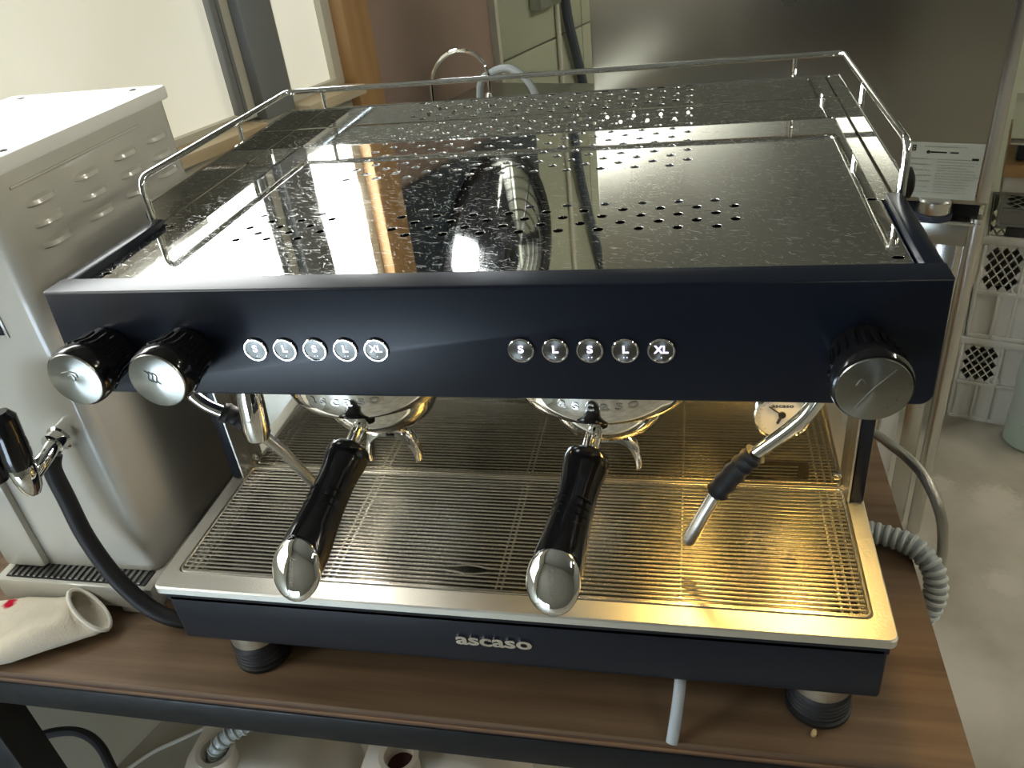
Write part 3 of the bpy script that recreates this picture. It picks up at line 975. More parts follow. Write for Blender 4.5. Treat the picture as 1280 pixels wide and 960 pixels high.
# --- three valve knobs
def knob(x, icon):
    o = V((x, -0.003, 0.4165))
    bm = NB()
    lathe(bm, [(0.021, 0.0), (0.0215, 0.012), (0.0222, 0.022), (0.0248, 0.030), (0.0262, 0.038), (0.0262, 0.044), (0.0252, 0.0475), (0.0235, 0.0485)], o, (0, -1, 0), 44)
    k = part('valve_knob', bm, M['black_plastic'], em)
    bm = NB()
    lathe(bm, [(0.0228, 0.0478), (0.0238, 0.0488), (0.0234, 0.0500), (0.0226, 0.0502), (0.0, 0.0502)], o, (0, -1, 0), 44)
    part('cap_disc', bm, M['knob_cap'], k, 'spun steel end disc')
    for j in range(22):
        t = 2 * PI * j / 22
        d = V((math.cos(t), 0, math.sin(t)))
        bm = NB(); tube(bm, [o + d * 0.0213 + V((0, -0.008, 0)), o + d * 0.0221 + V((0, -0.021, 0)), o + d * 0.0252 + V((0, -0.032, 0))], 0.0015, 6)
        part('grip_rib', bm, M['black_plastic'], k)
    bm = NB()
    if icon == 'steam':
        for q in range(3):
            bm2 = [o + V((-0.006 + q * 0.0032 + 0.0045 * t - 0.0015 + 0.0016 * math.sin(t * 6.3), -0.0503, 0.010 - q * 0.001 - 0.0105 * t)) for t in [i / 10 for i in range(11)]]
            tube(bm, bm2, 0.0005, 5)
    elif icon == 'water':
        tube(bm, [o + V(p) for p in ((-0.009, -0.0503, 0.007), (-0.002, -0.0503, 0.0085), (0.004, -0.0503, 0.007), (0.0045, -0.0503, 0.003))], 0.0005, 5)
        tube(bm, [o + V(p) for p in ((-0.004, -0.0503, 0.004), (0.0, -0.0503, 0.0055), (0.002, -0.0503, 0.003), (0.001, -0.0503, 0.0))], 0.0005, 5)
    else:
        tube(bm, [o + V(p) for p in ((0.012, -0.0503, 0.016), (0.0, -0.0503, 0.002), (-0.004, -0.0503, -0.004), (-0.010, -0.0503, -0.014))], 0.0005, 5)
        for q in range(9):
            t = -1.1 + q * 0.16
            lathe(bm, [(0, 0), (0.0005, 0), (0.0005, 0.0003), (0, 0.0003)], o + V((0.0165 * math.cos(t), -0.0502, 0.0165 * math.sin(t))), (0, -1, 0), 6, False)
        tube(bm, [o + V((-0.011 + 0.006 * i / 8, -0.0503, 0.004 + 0.0045 * math.sin(i / 8 * PI))) for i in range(9)], 0.0005, 5)
    part('engraved_mark', bm, M['groove'], k)


knob(-0.3035, 'water'); knob(-0.2285, 'steam'); knob(0.2975, 'tea')

# --- group heads
def group_head(x):
    o = V((x, 0.092, 0.0))
    bm = NB(); lathe(bm, [(0.060, 0.385), (0.0868, 0.376), (0.0866, 0.358), (0.0862, 0.351), (0.0848, 0.344), (0.0815, 0.3385), (0.0770, 0.3365), (0.060, 0.3362), (0.0, 0.337)], o, (0, 0, 1), 56)
    g = part('group_head', bm, M['chrome'], em, 'polished bell shaped group head')
    # raised lettering on the front of the bell
    for i, ch in enumerate('ascaso'):
        t = -PI / 2 + (i - 2.5) * 0.135
        rad = 0.0866
        p = o + V((rad * math.cos(t), rad * math.sin(t), 0.3600))
        mx = basis(p, (-math.sin(t), math.cos(t), 0), (0, 0, 1))
        part('letter', text_mesh(ch, 0.0135, 0.0005, mx, 0.0002, 1.35), M['satin_steel'], g)


group_head(-0.109); group_head(0.109)

# --- drip tray body, rim, basin
bm = NB(); box(bm, -0.3520, 0.3520, -0.0155, 0.1765, 0.0598, 0.1275, 0.004, 3)
box(bm, -0.3520, 0.3520, -0.0155, -0.0045, 0.12, 0.1462)
box(bm, -0.3520, -0.3415, -0.0045, 0.1765, 0.12, 0.1462)
box(bm, 0.3415, 0.3520, -0.0045, 0.1765, 0.12, 0.1462)
base = part('drip_tray_base', bm, M['black_paint'], em, 'matte black lower housing')
me = plate(rrect(-0.3544, 0.3544, -0.0239, 0.176, 0.008), [rrect(-0.3395, 0.3395, -0.0028, 0.1738, 0.008)], 0.0012, Matrix.Translation((0, 0, 0.1476)))
rim = part('tray_rim', me, M['rim_steel'], em, 'worn stainless tray rim')
bm = NB()
L = [[], [], []]
for (x, y) in rrect(-0.3544, 0.3544, -0.0239, 0.176, 0.008):
    L[0].append(V((x, y, 0.1474))); L[1].append(V((x * 1.0035, y - (0.0012 if y < 0.05 else -0.0004), 0.1458))); L[2].append(V((x * 1.0035, y - (0.0012 if y < 0.05 else -0.0004), 0.1385)))
rings(bm, L, False)
part('rim_apron', bm, M['rim_steel'], rim)
bm = NB()
L = [[], [], []]
for (x, y) in rrect(-0.3395, 0.3395, -0.0028, 0.1738, 0.008):
    L[0].append(V((x, y, 0.1464))); L[1].append(V((x, y, 0.135))); L[2].append(V((x * 0.998, y, 0.1285)))
rings(bm, L, False)
part('rim_inner_wall', bm, M['rim_steel'], rim)
me = plate(rrect(-0.339, 0.339, -0.0024, 0.1735, 0.008), [circle(0.277, 0.080, 0.0085, 18)], 0.0008, Matrix.Translation((0, 0, 0.1290)))
part('basin', me, M['basin'], em)
bm = NB(); lathe(bm, [(0.0, 0.0), (0.0085, 0.0), (0.0085, 0.0006)], (0.277, 0.080, 0.1278), (0, 0, 1), 18); part('drain_hole', bm, M['dark_void'], em)
# chrome lettering on the lower front
txt = text_mesh('ascaso', 0.0215, 0.0012, basis((-0.0025, -0.0166, 0.0965), (1, 0, 0), (0, 0, 1)), 0.0006, 1.36, 1.0)
part('lettering', txt, M['chrome'], base, 'raised chrome lettering')

# --- backsplash, end returns, struts
bm = NB(); box(bm, -0.340, 0.340, 0.1745, 0.1764, 0.1476, 0.376); part('backsplash', bm, M['backsplash'], em, 'brushed stainless backsplash')
for s in (-1, 1):
    bm = NB()
    x0, x1 = sorted((s * 0.3385, s * 0.3405))
    box(bm, x0, x1, 0.150, 0.1745, 0.1478, 0.373); part('end_return', bm, M['satin_steel'], em)
    bm = NB()
    x0, x1 = sorted((s * 0.3415, s * 0.3545))
    box(bm, x0, x1, 0.152, 0.176, 0.1476, 0.3735, 0.0015); part('strut', bm, M['black_paint'], em)
    bm = NB(); lathe(bm, [(0.0, 0.0), (0.0042, 0.0), (0.0042, 0.0015), (0.003, 0.0024), (0, 0.0026)], (s * 0.331, 0.1744, 0.163), (0, -1, 0), 14); part('screw', bm, M['chrome'], em)
# rating plate, low on the backsplash
me = plate(rrect(0.218, 0.303, 0.156, 0.179, 0.004), [], 0.0004, basis((0, 0.1741, 0), (1, 0, 0), (0, 0, 1)))
rp = part('rating_plate', me, M['basin'], em, 'small steel rating plate')
bm = NB()
for i in range(4):
    box(bm, 0.246, 0.292, 0.1735, 0.1738, 0.160 + i * 0.0042, 0.1612 + i * 0.0042)
box(bm, 0.222, 0.238, 0.1735, 0.1738, 0.162, 0.174)
part('plate_print', bm, M['groove'], rp)
# pressure gauge
o = V((0.2712, 0.1745, 0.2380))
bm = NB(); lathe(bm, [(0.0255, 0.0), (0.0275, 0.0), (0.0275, 0.004), (0.026, 0.005), (0.0252, 0.004)], o, (0, -1, 0), 40, False)
ga = part('pressure_gauge', bm, M['chrome'], em, 'round white pressure gauge')
bm = NB(); lathe(bm, [(0.0, 0.002), (0.0256, 0.002), (0.0256, 0.0), (0.0, 0.0)], o, (0, -1, 0), 40, False); part('dial', bm, M['dial'], ga)
bm = NB(); lathe(bm, [(0.0, 0.0), (0.0036, 0.0), (0.0036, 0.002), (0.0, 0.0022)], o + V((0.0, -0.002, 0.002)), (0, -1, 0), 16, False)
tube(bm, [o + V((0.0, -0.003, 0.002)), o + V((-0.004, -0.003, -0.008))], 0.0014, 6)
tube(bm, [o + V((0.0, -0.003, 0.002)), o + V((-0.013, -0.003, 0.012))], 0.0007, 6)
part('needle', bm, M['ink'], ga)
part('dial_text', text_mesh('ascaso', 0.0062, 0.0001, basis(o + V((0, -0.0022, 0.0125)), (1, 0, 0), (0, 0, 1)), 0.0001, 1.3), M['ink'], ga)
bm = NB()
for q in range(21):
    t = math.radians(225 - q * 13.5)
    d = V((math.cos(t), 0, math.sin(t)))
    tube(bm, [o + d * 0.0205 + V((0, -0.0022, 0)), o + d * (0.0225 if q % 5 else 0.0235) + V((0, -0.0022, 0))], 0.00025, 4)
part('dial_ticks', bm, M['grey_ink'], ga)

# --- warm LED lamps under the head
for x, warm in ((-0.255, False), (-0.09, False), (0.060, True), (0.190, True), (0.310, True)):
    bm = NB(); lathe(bm, [(0.0, 0.0), (0.006, 0.0), (0.007, 0.002), (0.007, 0.004)], (x, 0.150, 0.3690), (0, 0, 1), 16)
    led = part('led_lamp', bm, M['led_lens' if warm else 'led_lens_white'], em, 'warm light under the head' if warm else 'white light under the head')
    ld = bpy.data.lights.new('led_light', 'POINT')
    ld.energy = LED_POWER * (0.01 if warm else 0.0055)
    ld.color = (1.0, 0.63, 0.17) if warm else (1.0, 0.95, 0.88)
    ld.shadow_soft_size = 0.02
    lo = bpy.data.objects.new('led_light', ld)
    C.objects.link(lo)
    lo.location = V((x, 0.150, 0.362)) - V((0, 0.25, 0))
    lo.parent = em

# --- feet
for (x, y) in ((-0.292, 0.020), (0.308, 0.020), (-0.292, 0.46), (0.308, 0.46)):
    bm = NB(); lathe(bm, [(0.0285, 0.037), (0.0285, 0.0615)], (x, y, 0), (0, 0, 1), 32)
    ft = part('foot', bm, M['collar'], em, 'steel foot collar')
    prof = [(0.0, 0.0), (0.030, 0.0), (0.0315, 0.002), (0.0315, 0.006)]
    for i in range(5):
        prof += [(0.0282, 0.0075 + i * 0.0055), (0.0298, 0.009 + i * 0.0055), (0.0298, 0.0115 + i * 0.0055)]
    prof += [(0.027, 0.0375), (0.0, 0.0375)]
    bm = NB(); lathe(bm, prof, (x, y, 0), (0, 0, 1), 32); part('rubber_foot', bm, M['black_rubber'], ft)

# --- steam wands and hot-water nozzle
bm = NB(); tube(bm, [(0.300, 0.05, 0.385), (0.279, 0.05, 0.334), (0.262, 0.05, 0.310), (0.240, 0.05, 0.2875), (0.229, 0.05, 0.275)], 0.0062, 14, 4)
wr = part('steam_wand', bm, M['chrome'], em, 'right steam wand')
prof_pts = [V((0.2365, 0.05, 0.2835)), V((0.222, 0.05, 0.265)), V((0.205, 0.05, 0.238))]
P = catmull(prof_pts, 8)
bm = NB(); tube(bm, P, [0.0095 + (0.0009 if (i % 3 == 0) else -0.0003) for i in range(len(P))], 14); part('grip_sleeve', bm, M['black_rubber'], wr)
bm = NB(); tube(bm, [V((0.206, 0.05, 0.240)), V((0.196, 0.05, 0.2165)), V((0.1835, 0.05, 0.184)), V((0.181, 0.05, 0.1775))], [0.0066, 0.0064, 0.0074, 0.0055], 14); part('wand_tip', bm, M['satin_steel'], wr)

bm = NB(); tube(bm, [(-0.300, 0.055, 0.380), (-0.292, 0.055, 0.340), (-0.280, 0.055, 0.322), (-0.262, 0.055, 0.3115), (-0.252, 0.058, 0.3035)], 0.0062, 14, 4)
wl = part('steam_wand', bm, M['chrome'], em, 'left steam wand')
P = catmull([V((-0.264, 0.055, 0.3130)), V((-0.249, 0.060, 0.300)), V((-0.233, 0.064, 0.276))], 8)
bm = NB(); tube(bm, P, [0.0095 + (0.0009 if (i % 3 == 0) else -0.0003) for i in range(len(P))], 14); part('grip_sleeve', bm, M['black_rubber'], wl)
bm = NB(); tube(bm, [V((-0.234, 0.064, 0.278)), V((-0.223, 0.072, 0.252)), V((-0.205, 0.085, 0.194)), V((-0.202, 0.088, 0.182)), V((-0.201, 0.089, 0.178))], [0.0062, 0.006, 0.0058, 0.0075, 0.006], 14); part('wand_tip', bm, M['satin_steel'], wl)
bm = NB(); lathe(bm, [(0.0095, 0.09), (0.0095, 0.065), (0.0120, 0.045), (0.0125, 0.012), (0.0105, 0.0), (0.008, 0.0), (0.007, 0.01), (0.0, 0.012)], (-0.219, 0.035, 0.2975), (0.08, 0.05, 1), 24)
part('water_nozzle', bm, M['chrome'], em, 'chrome hot water nozzle')

# ================================================================== DRIP GRATE (lifts off)
gr = thing('drip_grate', 'stainless wire drip grate lying in the tray of the machine', 'grate', (0, 0.08, 0.1418))
ys = [0.0012 + i * 0.00556 for i in range(31)]
zw = 0.1478
for i, y in enumerate(ys):
    bm = NB()
    if i in (4, 5):
        sgn = 1 if i == 5 else -1
        pts = []
        for j in range(61):
            x = -0.334 + 0.668 * j / 60
            dy = 0.0036 * (math.exp(-((x + 0.030) / 0.012) ** 2) + math.exp(-((x - 0.045) / 0.012) ** 2))
            pts.append(V((x, y + sgn * dy, zw)))
        tube(bm, pts, 0.00115, 6)
    else:
        tube(bm, [V((-0.334, y, zw)), V((0, y, zw + random.uniform(-2e-4, 2e-4))), V((0.334, y, zw))], 0.00115, 6)
    part('wire', bm, M['wire_steel'], gr)
for x in (-0.329, -0.3215, -0.314, -0.174, -0.1665, 0.001, 0.0065, 0.175, 0.314, 0.3215, 0.329):
    bm = NB(); tube(bm, [V((x, -0.0005, 0.1458)), V((x, 0.170, 0.1458))], 0.0012, 6)
    part('cross_bar', bm, M['wire_steel'], gr)
bm = NB()
tube(bm, [V((x, y, 0.1476)) for x, y in rrect(-0.3365, 0.3365, -0.0008, 0.1718, 0.007, 5)], 0.0015, 6, closed=True)
part('edge_rod', bm, M['wire_steel'], gr)

# ================================================================== PORTAFILTERS
def portafilter(x, yaw, label, extra=0.0):
    o = V((x, 0.091, 0.0))
    t = thing('portafilter', label, 'portafilter', (x, 0.091, 0.29), 'portafilters locked in the machine')
    bm = NB(); lathe(bm, [(0.0555, 0.3355), (0.0555, 0.318), (0.0535, 0.309), (0.0485, 0.299), (0.042, 0.2945), (0.032, 0.292), (0.0, 0.2915)], o, (0, 0, 1), 48)
    bw = part('bowl', bm, M['chrome'], t)
    fwd = Matrix.Rotation(yaw, 3, 'Z') @ V((0, -1, 0))
    side = V((-fwd.y, fwd.x, 0))
    ax = (fwd + V((0, 0, -0.29))).normalized()
    upv = side.cross(ax).normalized()
    if upv.z < 0:
        upv = -upv
    s0 = o + V((0, 0, 0.3115)) + fwd * 0.050
    bm = NB(); tube(bm, [s0, s0 + ax * 0.045], [0.0075, 0.007], 16); part('neck', bm, M['chrome'], t)
    h0 = s0 + ax * 0.0275
    LN = 0.119 + extra
    n = 28
    rr = []
    prof = [(0.0, 0.0105), (0.0012, 0.0155), (0.004, 0.0188), (0.010, 0.0198), (0.018, 0.0188), (0.026, 0.0174), (0.040, 0.0166), (0.065, 0.0170), (0.086, 0.0188), (0.103, 0.0204)]
    for (l, q) in prof:
        c = h0 + ax * l
        rr.append([c + (side * math.cos(2 * PI * j / n) + upv * math.sin(2 * PI * j / n)) * q for j in range(n)])
    # slanted end
    nrm = (ax * 0.76 + V((0, 0, 1)) * 0.65).normalized()
    vv = nrm.cross(side).normalized()
    if vv.z < 0:
        vv = -vv
    ce = h0 + ax * LN
    rr.append([ce + side * math.cos(2 * PI * j / n) * 0.0212 + vv * math.sin(2 * PI * j / n) * 0.0262 for j in range(n)])
    bm = NB(); rings(bm, rr); hd = part('handle', bm, M['black_plastic'], t, 'glossy black handle', 50)
    # grip ridges
    for sd in (-1, 1):
        for q in range(6):
            l = 0.052 + q * 0.0075
            c = h0 + ax * l
            pts = []
            for j in range(6):
                an = math.radians(90 + sd * (18 + j * 9))
                pts.append(c + (side * math.cos(an) + upv * math.sin(an)) * 0.0172)
            bm = NB(); tube(bm, pts, 0.0009, 5); part('grip_ridge', bm, M['black_plastic'], hd)
    # chrome cap
    rr = []
    for (q, h) in ((1.0, -0.001), (1.02, 0.0015), (0.98, 0.0035), (0.85, 0.0058), (0.6, 0.0078), (0.3, 0.009), (0.04, 0.0094)):
        rr.append([ce + nrm * h + side * math.cos(2 * PI * j / n) * 0.0212 * q + vv * math.sin(2 * PI * j / n) * 0.0262 * q for j in range(n)])
    bm = NB(); rings(bm, rr); cp = part('end_cap', bm, M['chrome'], t, 'domed chrome end cap', 60)
    part('lettering', text_mesh('ascaso', 0.0075, 0.0006, basis(ce + nrm * 0.0088, vv, nrm.cross(vv)), 0.0001, 1.2), M['satin_steel'], cp)
    # twin spout under the bowl
    bm = NB(); lathe(bm, [(0.0095, 0.2925), (0.0095, 0.272), (0.007, 0.268)], o, (0, 0, 1), 16)
    sp = part('spout_collar', bm, M['chrome'], t)
    for sgn in (-1, 1):
        rr = []
        C0 = o + V((0, -0.004, 0))
        pts = catmull([C0 + V((0.0, 0, 0.272)), C0 + V((sgn * 0.010, 0, 0.2705)), C0 + V((sgn * 0.0185, 0, 0.263)), C0 + V((sgn * 0.0235, 0, 0.249)), C0 + V((sgn * 0.0242, 0, 0.238))], 4)
        for i, p in enumerate(pts):
            d = (pts[min(i + 1, len(pts) - 1)] - pts[max(i - 1, 0)]).normalized()
            u = V((0, 1, 0)).cross(d).normalized() * sgn
            wv = 0.0115 * (1 - 0.35 * i / len(pts))
            hv = 0.0085 * (1 - 0.5 * i / len(pts))
            rr.append([p + V((0, 1, 0)) * wv * math.cos(a) - u * hv * (math.sin(a) if math.sin(a) > 0 else 0.25 * math.sin(a)) for a in [2 * PI * j / 14 for j in range(14)]])
        bm = NB(); rings(bm, rr); part('spout', bm, M['chrome'], t)
    return t


portafilter(-0.109, -0.09, 'portafilter with black handle in the left group', 0.003)
portafilter(0.109, -0.14, 'portafilter with black handle in the right group')

# ================================================================== WATER BOILER at the left
bo = thing('water_boiler', 'beige enamel hot water boiler with louvred side left of the machine', 'water boiler', (-0.56, 0.24, 0))
bx0, bx1, by0, by1 = -0.668, -0.450, 0.085, 0.400
cu = rrect(bx0, bx1, by0, by1, 0.016, 5)
def prism(loop, z0, z1):
    bm = NB(); rings(bm, [[V((x, y, z0)) for x, y in loop], [V((x, y, z1)) for x, y in loop]]); return bm
part('casing', prism(cu, 0.050, 0.540), M['boiler_paint'], bo)
bm = NB(); box(bm, bx0 - 0.002, bx1 + 0.002, by0 - 0.002, by1 + 0.004, 0.536, 0.552, 0.003); lid = part('lid', bm, M['boiler_lid'], bo, 'white top plate')
for (x, y) in ((-0.463, 0.14), (-0.481, 0.384), (-0.65, 0.14), (-0.64, 0.384)):
    bm = NB(); lathe(bm, [(0.0, 0.0), (0.0045, 0.0), (0.0045, 0.001), (0.003, 0.0018), (0, 0.002)], (x, y, 0.552), (0, 0, 1), 12); part('screw', bm, M['groove'], lid)
# louvres pressed out of the side
for i, y in enumerate((0.146, 0.220, 0.290, 0.355)):
    for j, z in enumerate((0.503, 0.482, 0.4605)):
        n = 8
        rr = []
        for k in range(n + 1):
            t = k / n
            yy = y - 0.021 + 0.042 * t
            hgt = math.sin(PI * min(1, max(0, t))) ** 0.5
            rr.append([V((bx1 - 0.001, yy, z - 0.0035)), V((bx1 + 0.0075 * hgt, yy, z - 0.003)), V((bx1 + 0.0055 * hgt, yy, z + 0.001)), V((bx1 - 0.001, yy, z + 0.0042))])
        bm = NB(); rings(bm, rr)
        part('louvre', bm, M['boiler_paint'], bo)
bm = NB()
tube(bm, [V((bx1 + 0.0006, 0.115, 0.5225)), V((bx1 + 0.0006, 0.33, 0.5225))], 0.0016, 6); part('pressed_rib', bm, M['boiler_paint'], bo)
# base with drip grille
bm = NB(); box(bm, bx0 - 0.003, bx1 + 0.003, 0.056, by1, 0.012, 0.047, 0.004); base_b = part('base', bm, M['boiler_paint'], bo)
for (x0, x1) in ((bx0 + 0.004, bx0 + 0.10), (bx1 - 0.055, bx1 - 0.004)):
    for (y0, y1) in ((0.060, 0.11), (0.33, 0.39)):
        bm = NB(); box(bm, x0, x1, y0, y1, 0.0, 0.012, 0.002); part('foot', bm, M['boiler_paint'], base_b)
bm = NB(); box(bm, bx0 + 0.012, bx1 - 0.008, 0.062, 0.086, 0.0465, 0.0485); dg_ = part('drip_grille', bm, M['ink'], bo, 'dark slotted drip grille')
bm = NB()
for i in range(22):
    x = bx0 + 0.016 + i * 0.0087
    bm = NB(); box(bm, x, x + 0.0048, 0.063, 0.0855, 0.048, 0.0503, 0.0006, 1); part('slat', bm, M['groove'], dg_)
# front pillars either side of the recess
for (x0, x1) in ((bx0 + 0.002, bx0 + 0.062),):
    bm = NB(); box(bm, x0, x1, 0.076, 0.09, 0.0505, 0.30, 0.006); part('front_pillar', bm, M['boiler_paint'], bo)
# display
bm = NB(); box(bm, -0.560, -0.4985, 0.0835, 0.0855, 0.378, 0.425, 0.001); dsp = part('display_frame', bm, M['boiler_paint'], bo)
bm = NB(); box(bm, -0.556, -0.502, 0.0825, 0.0838, 0.382, 0.421); part('display', bm, M['screen'], dsp)
# tap
T0 = V((-0.489, 0.085, 0.258))
bm = NB(); lathe(bm, [(0.0, 0.0), (0.0150, 0.0), (0.0150, 0.010), (0.0125, 0.012), (0.0125, 0.022), (0.0, 0.024)], T0, (0, -1, 0), 24); tp = part('tap', bm, M['chrome'], bo, 'chrome dispensing tap')
bm = NB(); tube(bm, [T0 + V((0, -0.018, 0)), V((-0.484, 0.045, 0.256)), V((-0.488, 0.032, 0.250)), V((-0.491, 0.026, 0.246))], [0.0085, 0.0085, 0.009, 0.009], 14); part('tap_arm', bm, M['chrome'], tp)
bm = NB(); lathe(bm, [(0.0, 0.0), (0.007, 0.0), (0.011, 0.008), (0.0135, 0.022), (0.0135, 0.036), (0.011, 0.040)], (-0.495, 0.022, 0.226), (0.05, 0.0, 1), 24); part('tap_outlet', bm, M['chrome'], tp)
bm = NB(); tube(bm, [V((-0.494, 0.022, 0.262)), V((-0.493, 0.023, 0.276)), V((-0.492, 0.025, 0.300)), V((-0.492, 0.026, 0.318)), V((-0.493, 0.026, 0.325))], [0.0135, 0.0150, 0.0140, 0.0145, 0.010], 20); part('handle', bm, M['black_plastic'], tp, 'black tap handle')
bm = NB(); tube(bm, [V((-0.493, 0.024, 0.315)), V((-0.512, 0.020, 0.310)), V((-0.522, 0.018, 0.285)), V((-0.525, 0.018, 0.255)), V((-0.525, 0.018, 0.245))], [0.0135, 0.0125, 0.0135, 0.0140, 0.010], 18); part('lever', bm, M['black_plastic'], tp, 'black tap lever')
# black drain hose from the tap side to behind the machine
bm = NB(); tube(bm, [(-0.4955, 0.064, 0.244), (-0.498, 0.057, 0.228), (-0.498, 0.056, 0.188), (-0.494, 0.052, 0.134), (-0.475, 0.046, 0.078), (-0.442, 0.042, 0.032), (-0.405, 0.045, 0.012), (-0.36, 0.06, 0.010), (-0.3, 0.09, 0.010)], 0.0098, 14, 6)
solo('drain_hose', bm, M['black_rubber'], 'black rubber hose bending from the boiler tap to the machine', 'hose')

# ================================================================== COTTON GLOVE
gl = thing('cotton_glove', 'white cotton knit glove with red stain lying on the table', 'glove', (-0.6, 0.03, 0))
def sect(c, u, v, ru, rv, n=28, ph=0.0, wr=0.0):
    return [V(c) + V(u) * ru * math.cos(2 * PI * j / n) + V(v) * rv * math.sin(2 * PI * j / n) * (1 + wr * math.sin(5 * 2 * PI * j / n + ph)) for j in range(n)]
dirs = V((-0.95, -0.31, 0)).normalized()
sideg = V((0.31, -0.95, 0)).normalized()
la = V((0.055, -0.026, -0.036)).normalized()           # long axis of the open cuff
nn = V((0.60, 0.10, 0.78)); nn = (nn - la * nn.dot(la)).normalized()
sa = nn.cross(la).normalized()
if sa.z < 0:
    sa = -sa
spine = [((-0.5225, 0.034, 0.0310), la, sa, 0.0340, 0.0150), ((-0.5300, 0.031, 0.0260), (la + sideg * .4), sa + V((0, 0, .3)), 0.0330, 0.0150),
         ((-0.546, 0.025, 0.0225), (la * .5 + sideg), V((0.3, 0, 1)), 0.0330, 0.0180), ((-0.570, 0.017, 0.0205), sideg, V((0.1, 0, 1)), 0.038, 0.0190),
         ((-0.605, 0.006, 0.019), sideg, V((0, 0, 1)), 0.045, 0.0180), ((-0.645, -0.006, 0.018), sideg, V((0, 0, 1)), 0.050, 0.0170),
         ((-0.690, -0.017, 0.017), sideg, V((0, 0, 1)), 0.050, 0.0155), ((-0.730, -0.028, 0.015), sideg, V((0, 0, 1)), 0.047, 0.013), ((-0.748, -0.033, 0.013), sideg, V((0, 0, 1)), 0.040, 0.008)]
rr = []
inner = []
for i, (c, uu, vv_, ru, rv) in enumerate(spine):
    uu = V(uu).normalized()
    vv_ = V(vv_); vv_ = (vv_ - uu * vv_.dot(uu)).normalized()
    rr.append(sect(c, uu, vv_, ru, rv, 28, i * 1.3, 0.08 if i else 0.0))
    if i < 4:
        inner.append(sect(c, uu, vv_, ru - 0.0022, rv - 0.0022, 28, i * 1.3, 0.08 if i else 0.0))
rr = inner[::-1] + rr
bm = NB(); rings(bm, rr)
for v in bm.verts:
    q_ = V(((v.co.x + v.co.y) * 14, (v.co.x * 0.5 - v.co.y) * 42, v.co.z * 20))
    fold = min(1.0, max(0.0, (-0.535 - v.co.x) / 0.03))
    nz = noise.noise(v.co * 55) * 0.0018 + fold * (noise.noise(q_) * 0.011)
    v.co.z = max(0.0008, v.co.z + nz)
bmesh.ops.subdivide_edges(bm, edges=bm.edges[:], cuts=1, use_grid_fill=True, smooth=0.6)
for v in bm.verts:
    v.co.z = max(0.0006, v.co.z)
gm = M['cotton']
add_spots(gm, [((-0.634 + 0.6, 0.031 - 0.03, 0.028), 0.011)], (0.45, 0.005, 0.03), 0.25)
part('palm', bm, gm, gl, None, 80)
hem = [p.copy() for p in rr[4]]
bm = NB(); tube(bm, hem, 0.0026, 8, closed=True)
for v in bm.verts:
    v.co.z = max(0.0008, v.co.z)
part('cuff_hem', bm, M['cotton_hem'], gl)
for i, (du, ln) in enumerate(((-0.034, 0.055), (-0.011, 0.07), (0.012, 0.068), (0.034, 0.05))):
    p0 = V((-0.735, -0.029, 0.0125)) + sideg * du
    bm = NB(); tube(bm, [p0, p0 + dirs * ln * 0.5 + V((0, 0, 0.002)), p0 + dirs * ln * 0.92, p0 + dirs * ln], [0.012, 0.0115, 0.0105, 0.005], 14); part('finger', bm, M['cotton_hem'], gl)

# ================================================================== TUBES AT THE RIGHT AND FRONT
bm = NB()
P = catmull([(0.176, 0.03, 0.052), (0.1755, -0.004, 0.0475), (0.173, -0.022, 0.030), (0.1695, -0.036, 0.008), (0.168, -0.0415, 0.0005)], 4)
tube(bm, P, 0.0058, 14)
solo('overflow_tube', bm, M['clear_tube'], 'short milky plastic tube hanging under the machine front', 'tube')
ch = thing('ribbed_hose', 'pale grey ribbed hose leaving the machine over the right table edge', 'hose', (0.42, 0.24, 0.0))
P = catmull([(0.345, 0.255, 0.022), (0.385, 0.255, 0.0165), (0.415, 0.246, 0.0165), (0.438, 0.232, 0.015), (0.455, 0.214, 0.002), (0.460, 0.203, -0.022), (0.456, 0.198, -0.05), (0.445, 0.205, -0.09), (0.434, 0.25, -0.20), (0.43, 0.30, -0.36), (0.435, 0.35, -0.60), (0.45, 0.38, -0.832)], 12)
bm = NB(); tube(bm, P, 0.0115, 16); part('hose_wall', bm, M['hose_rib'], ch)
acc = 0.0
for i in range(1, len(P) - 1):
    acc += (P[i] - P[i - 1]).length
    if acc > 0.0078:
        acc = 0.0
        d = (P[i + 1] - P[i - 1]).normalized()
        s, u = frame_of(d)
        bm = NB(); tube(bm, [P[i] + (s * math.cos(2 * PI * j / 18) + u * math.sin(2 * PI * j / 18)) * 0.0105 for j in range(18)], 0.0033, 8, closed=True)
        part('rib', bm, M['hose_grey'], ch)
bm = NB(); tube(bm, [(0.36, 0.535, 0.012), (0.405, 0.49, 0.014), (0.428, 0.43, 0.032), (0.432, 0.36, 0.064), (0.437, 0.32, 0.080), (0.449, 0.285, 0.079), (0.463, 0.262, 0.055), (0.472, 0.252, 0.02), (0.476, 0.25, -0.04), (0.476, 0.27, -0.16), (0.476, 0.29, -0.4), (0.482, 0.31, -0.65), (0.49, 0.33, -0.842)], 0.0062, 14, 6)
solo('braided_hose', bm, M['braid'], 'thin steel braided hose arching over the right table edge', 'hose')
bm = NB()
lathe(bm, [(0.0001, -0.0045), (0.0022, -0.003), (0.0026, 0.0), (0.002, 0.003), (0.0001, 0.0045)], (0.3005, -0.0165, 0.0024), (0.35, 0.9, 0.1), 10)
solo('coffee_bean', bm, M['bean'], 'tiny pale bean on the table by the right foot', 'bean')

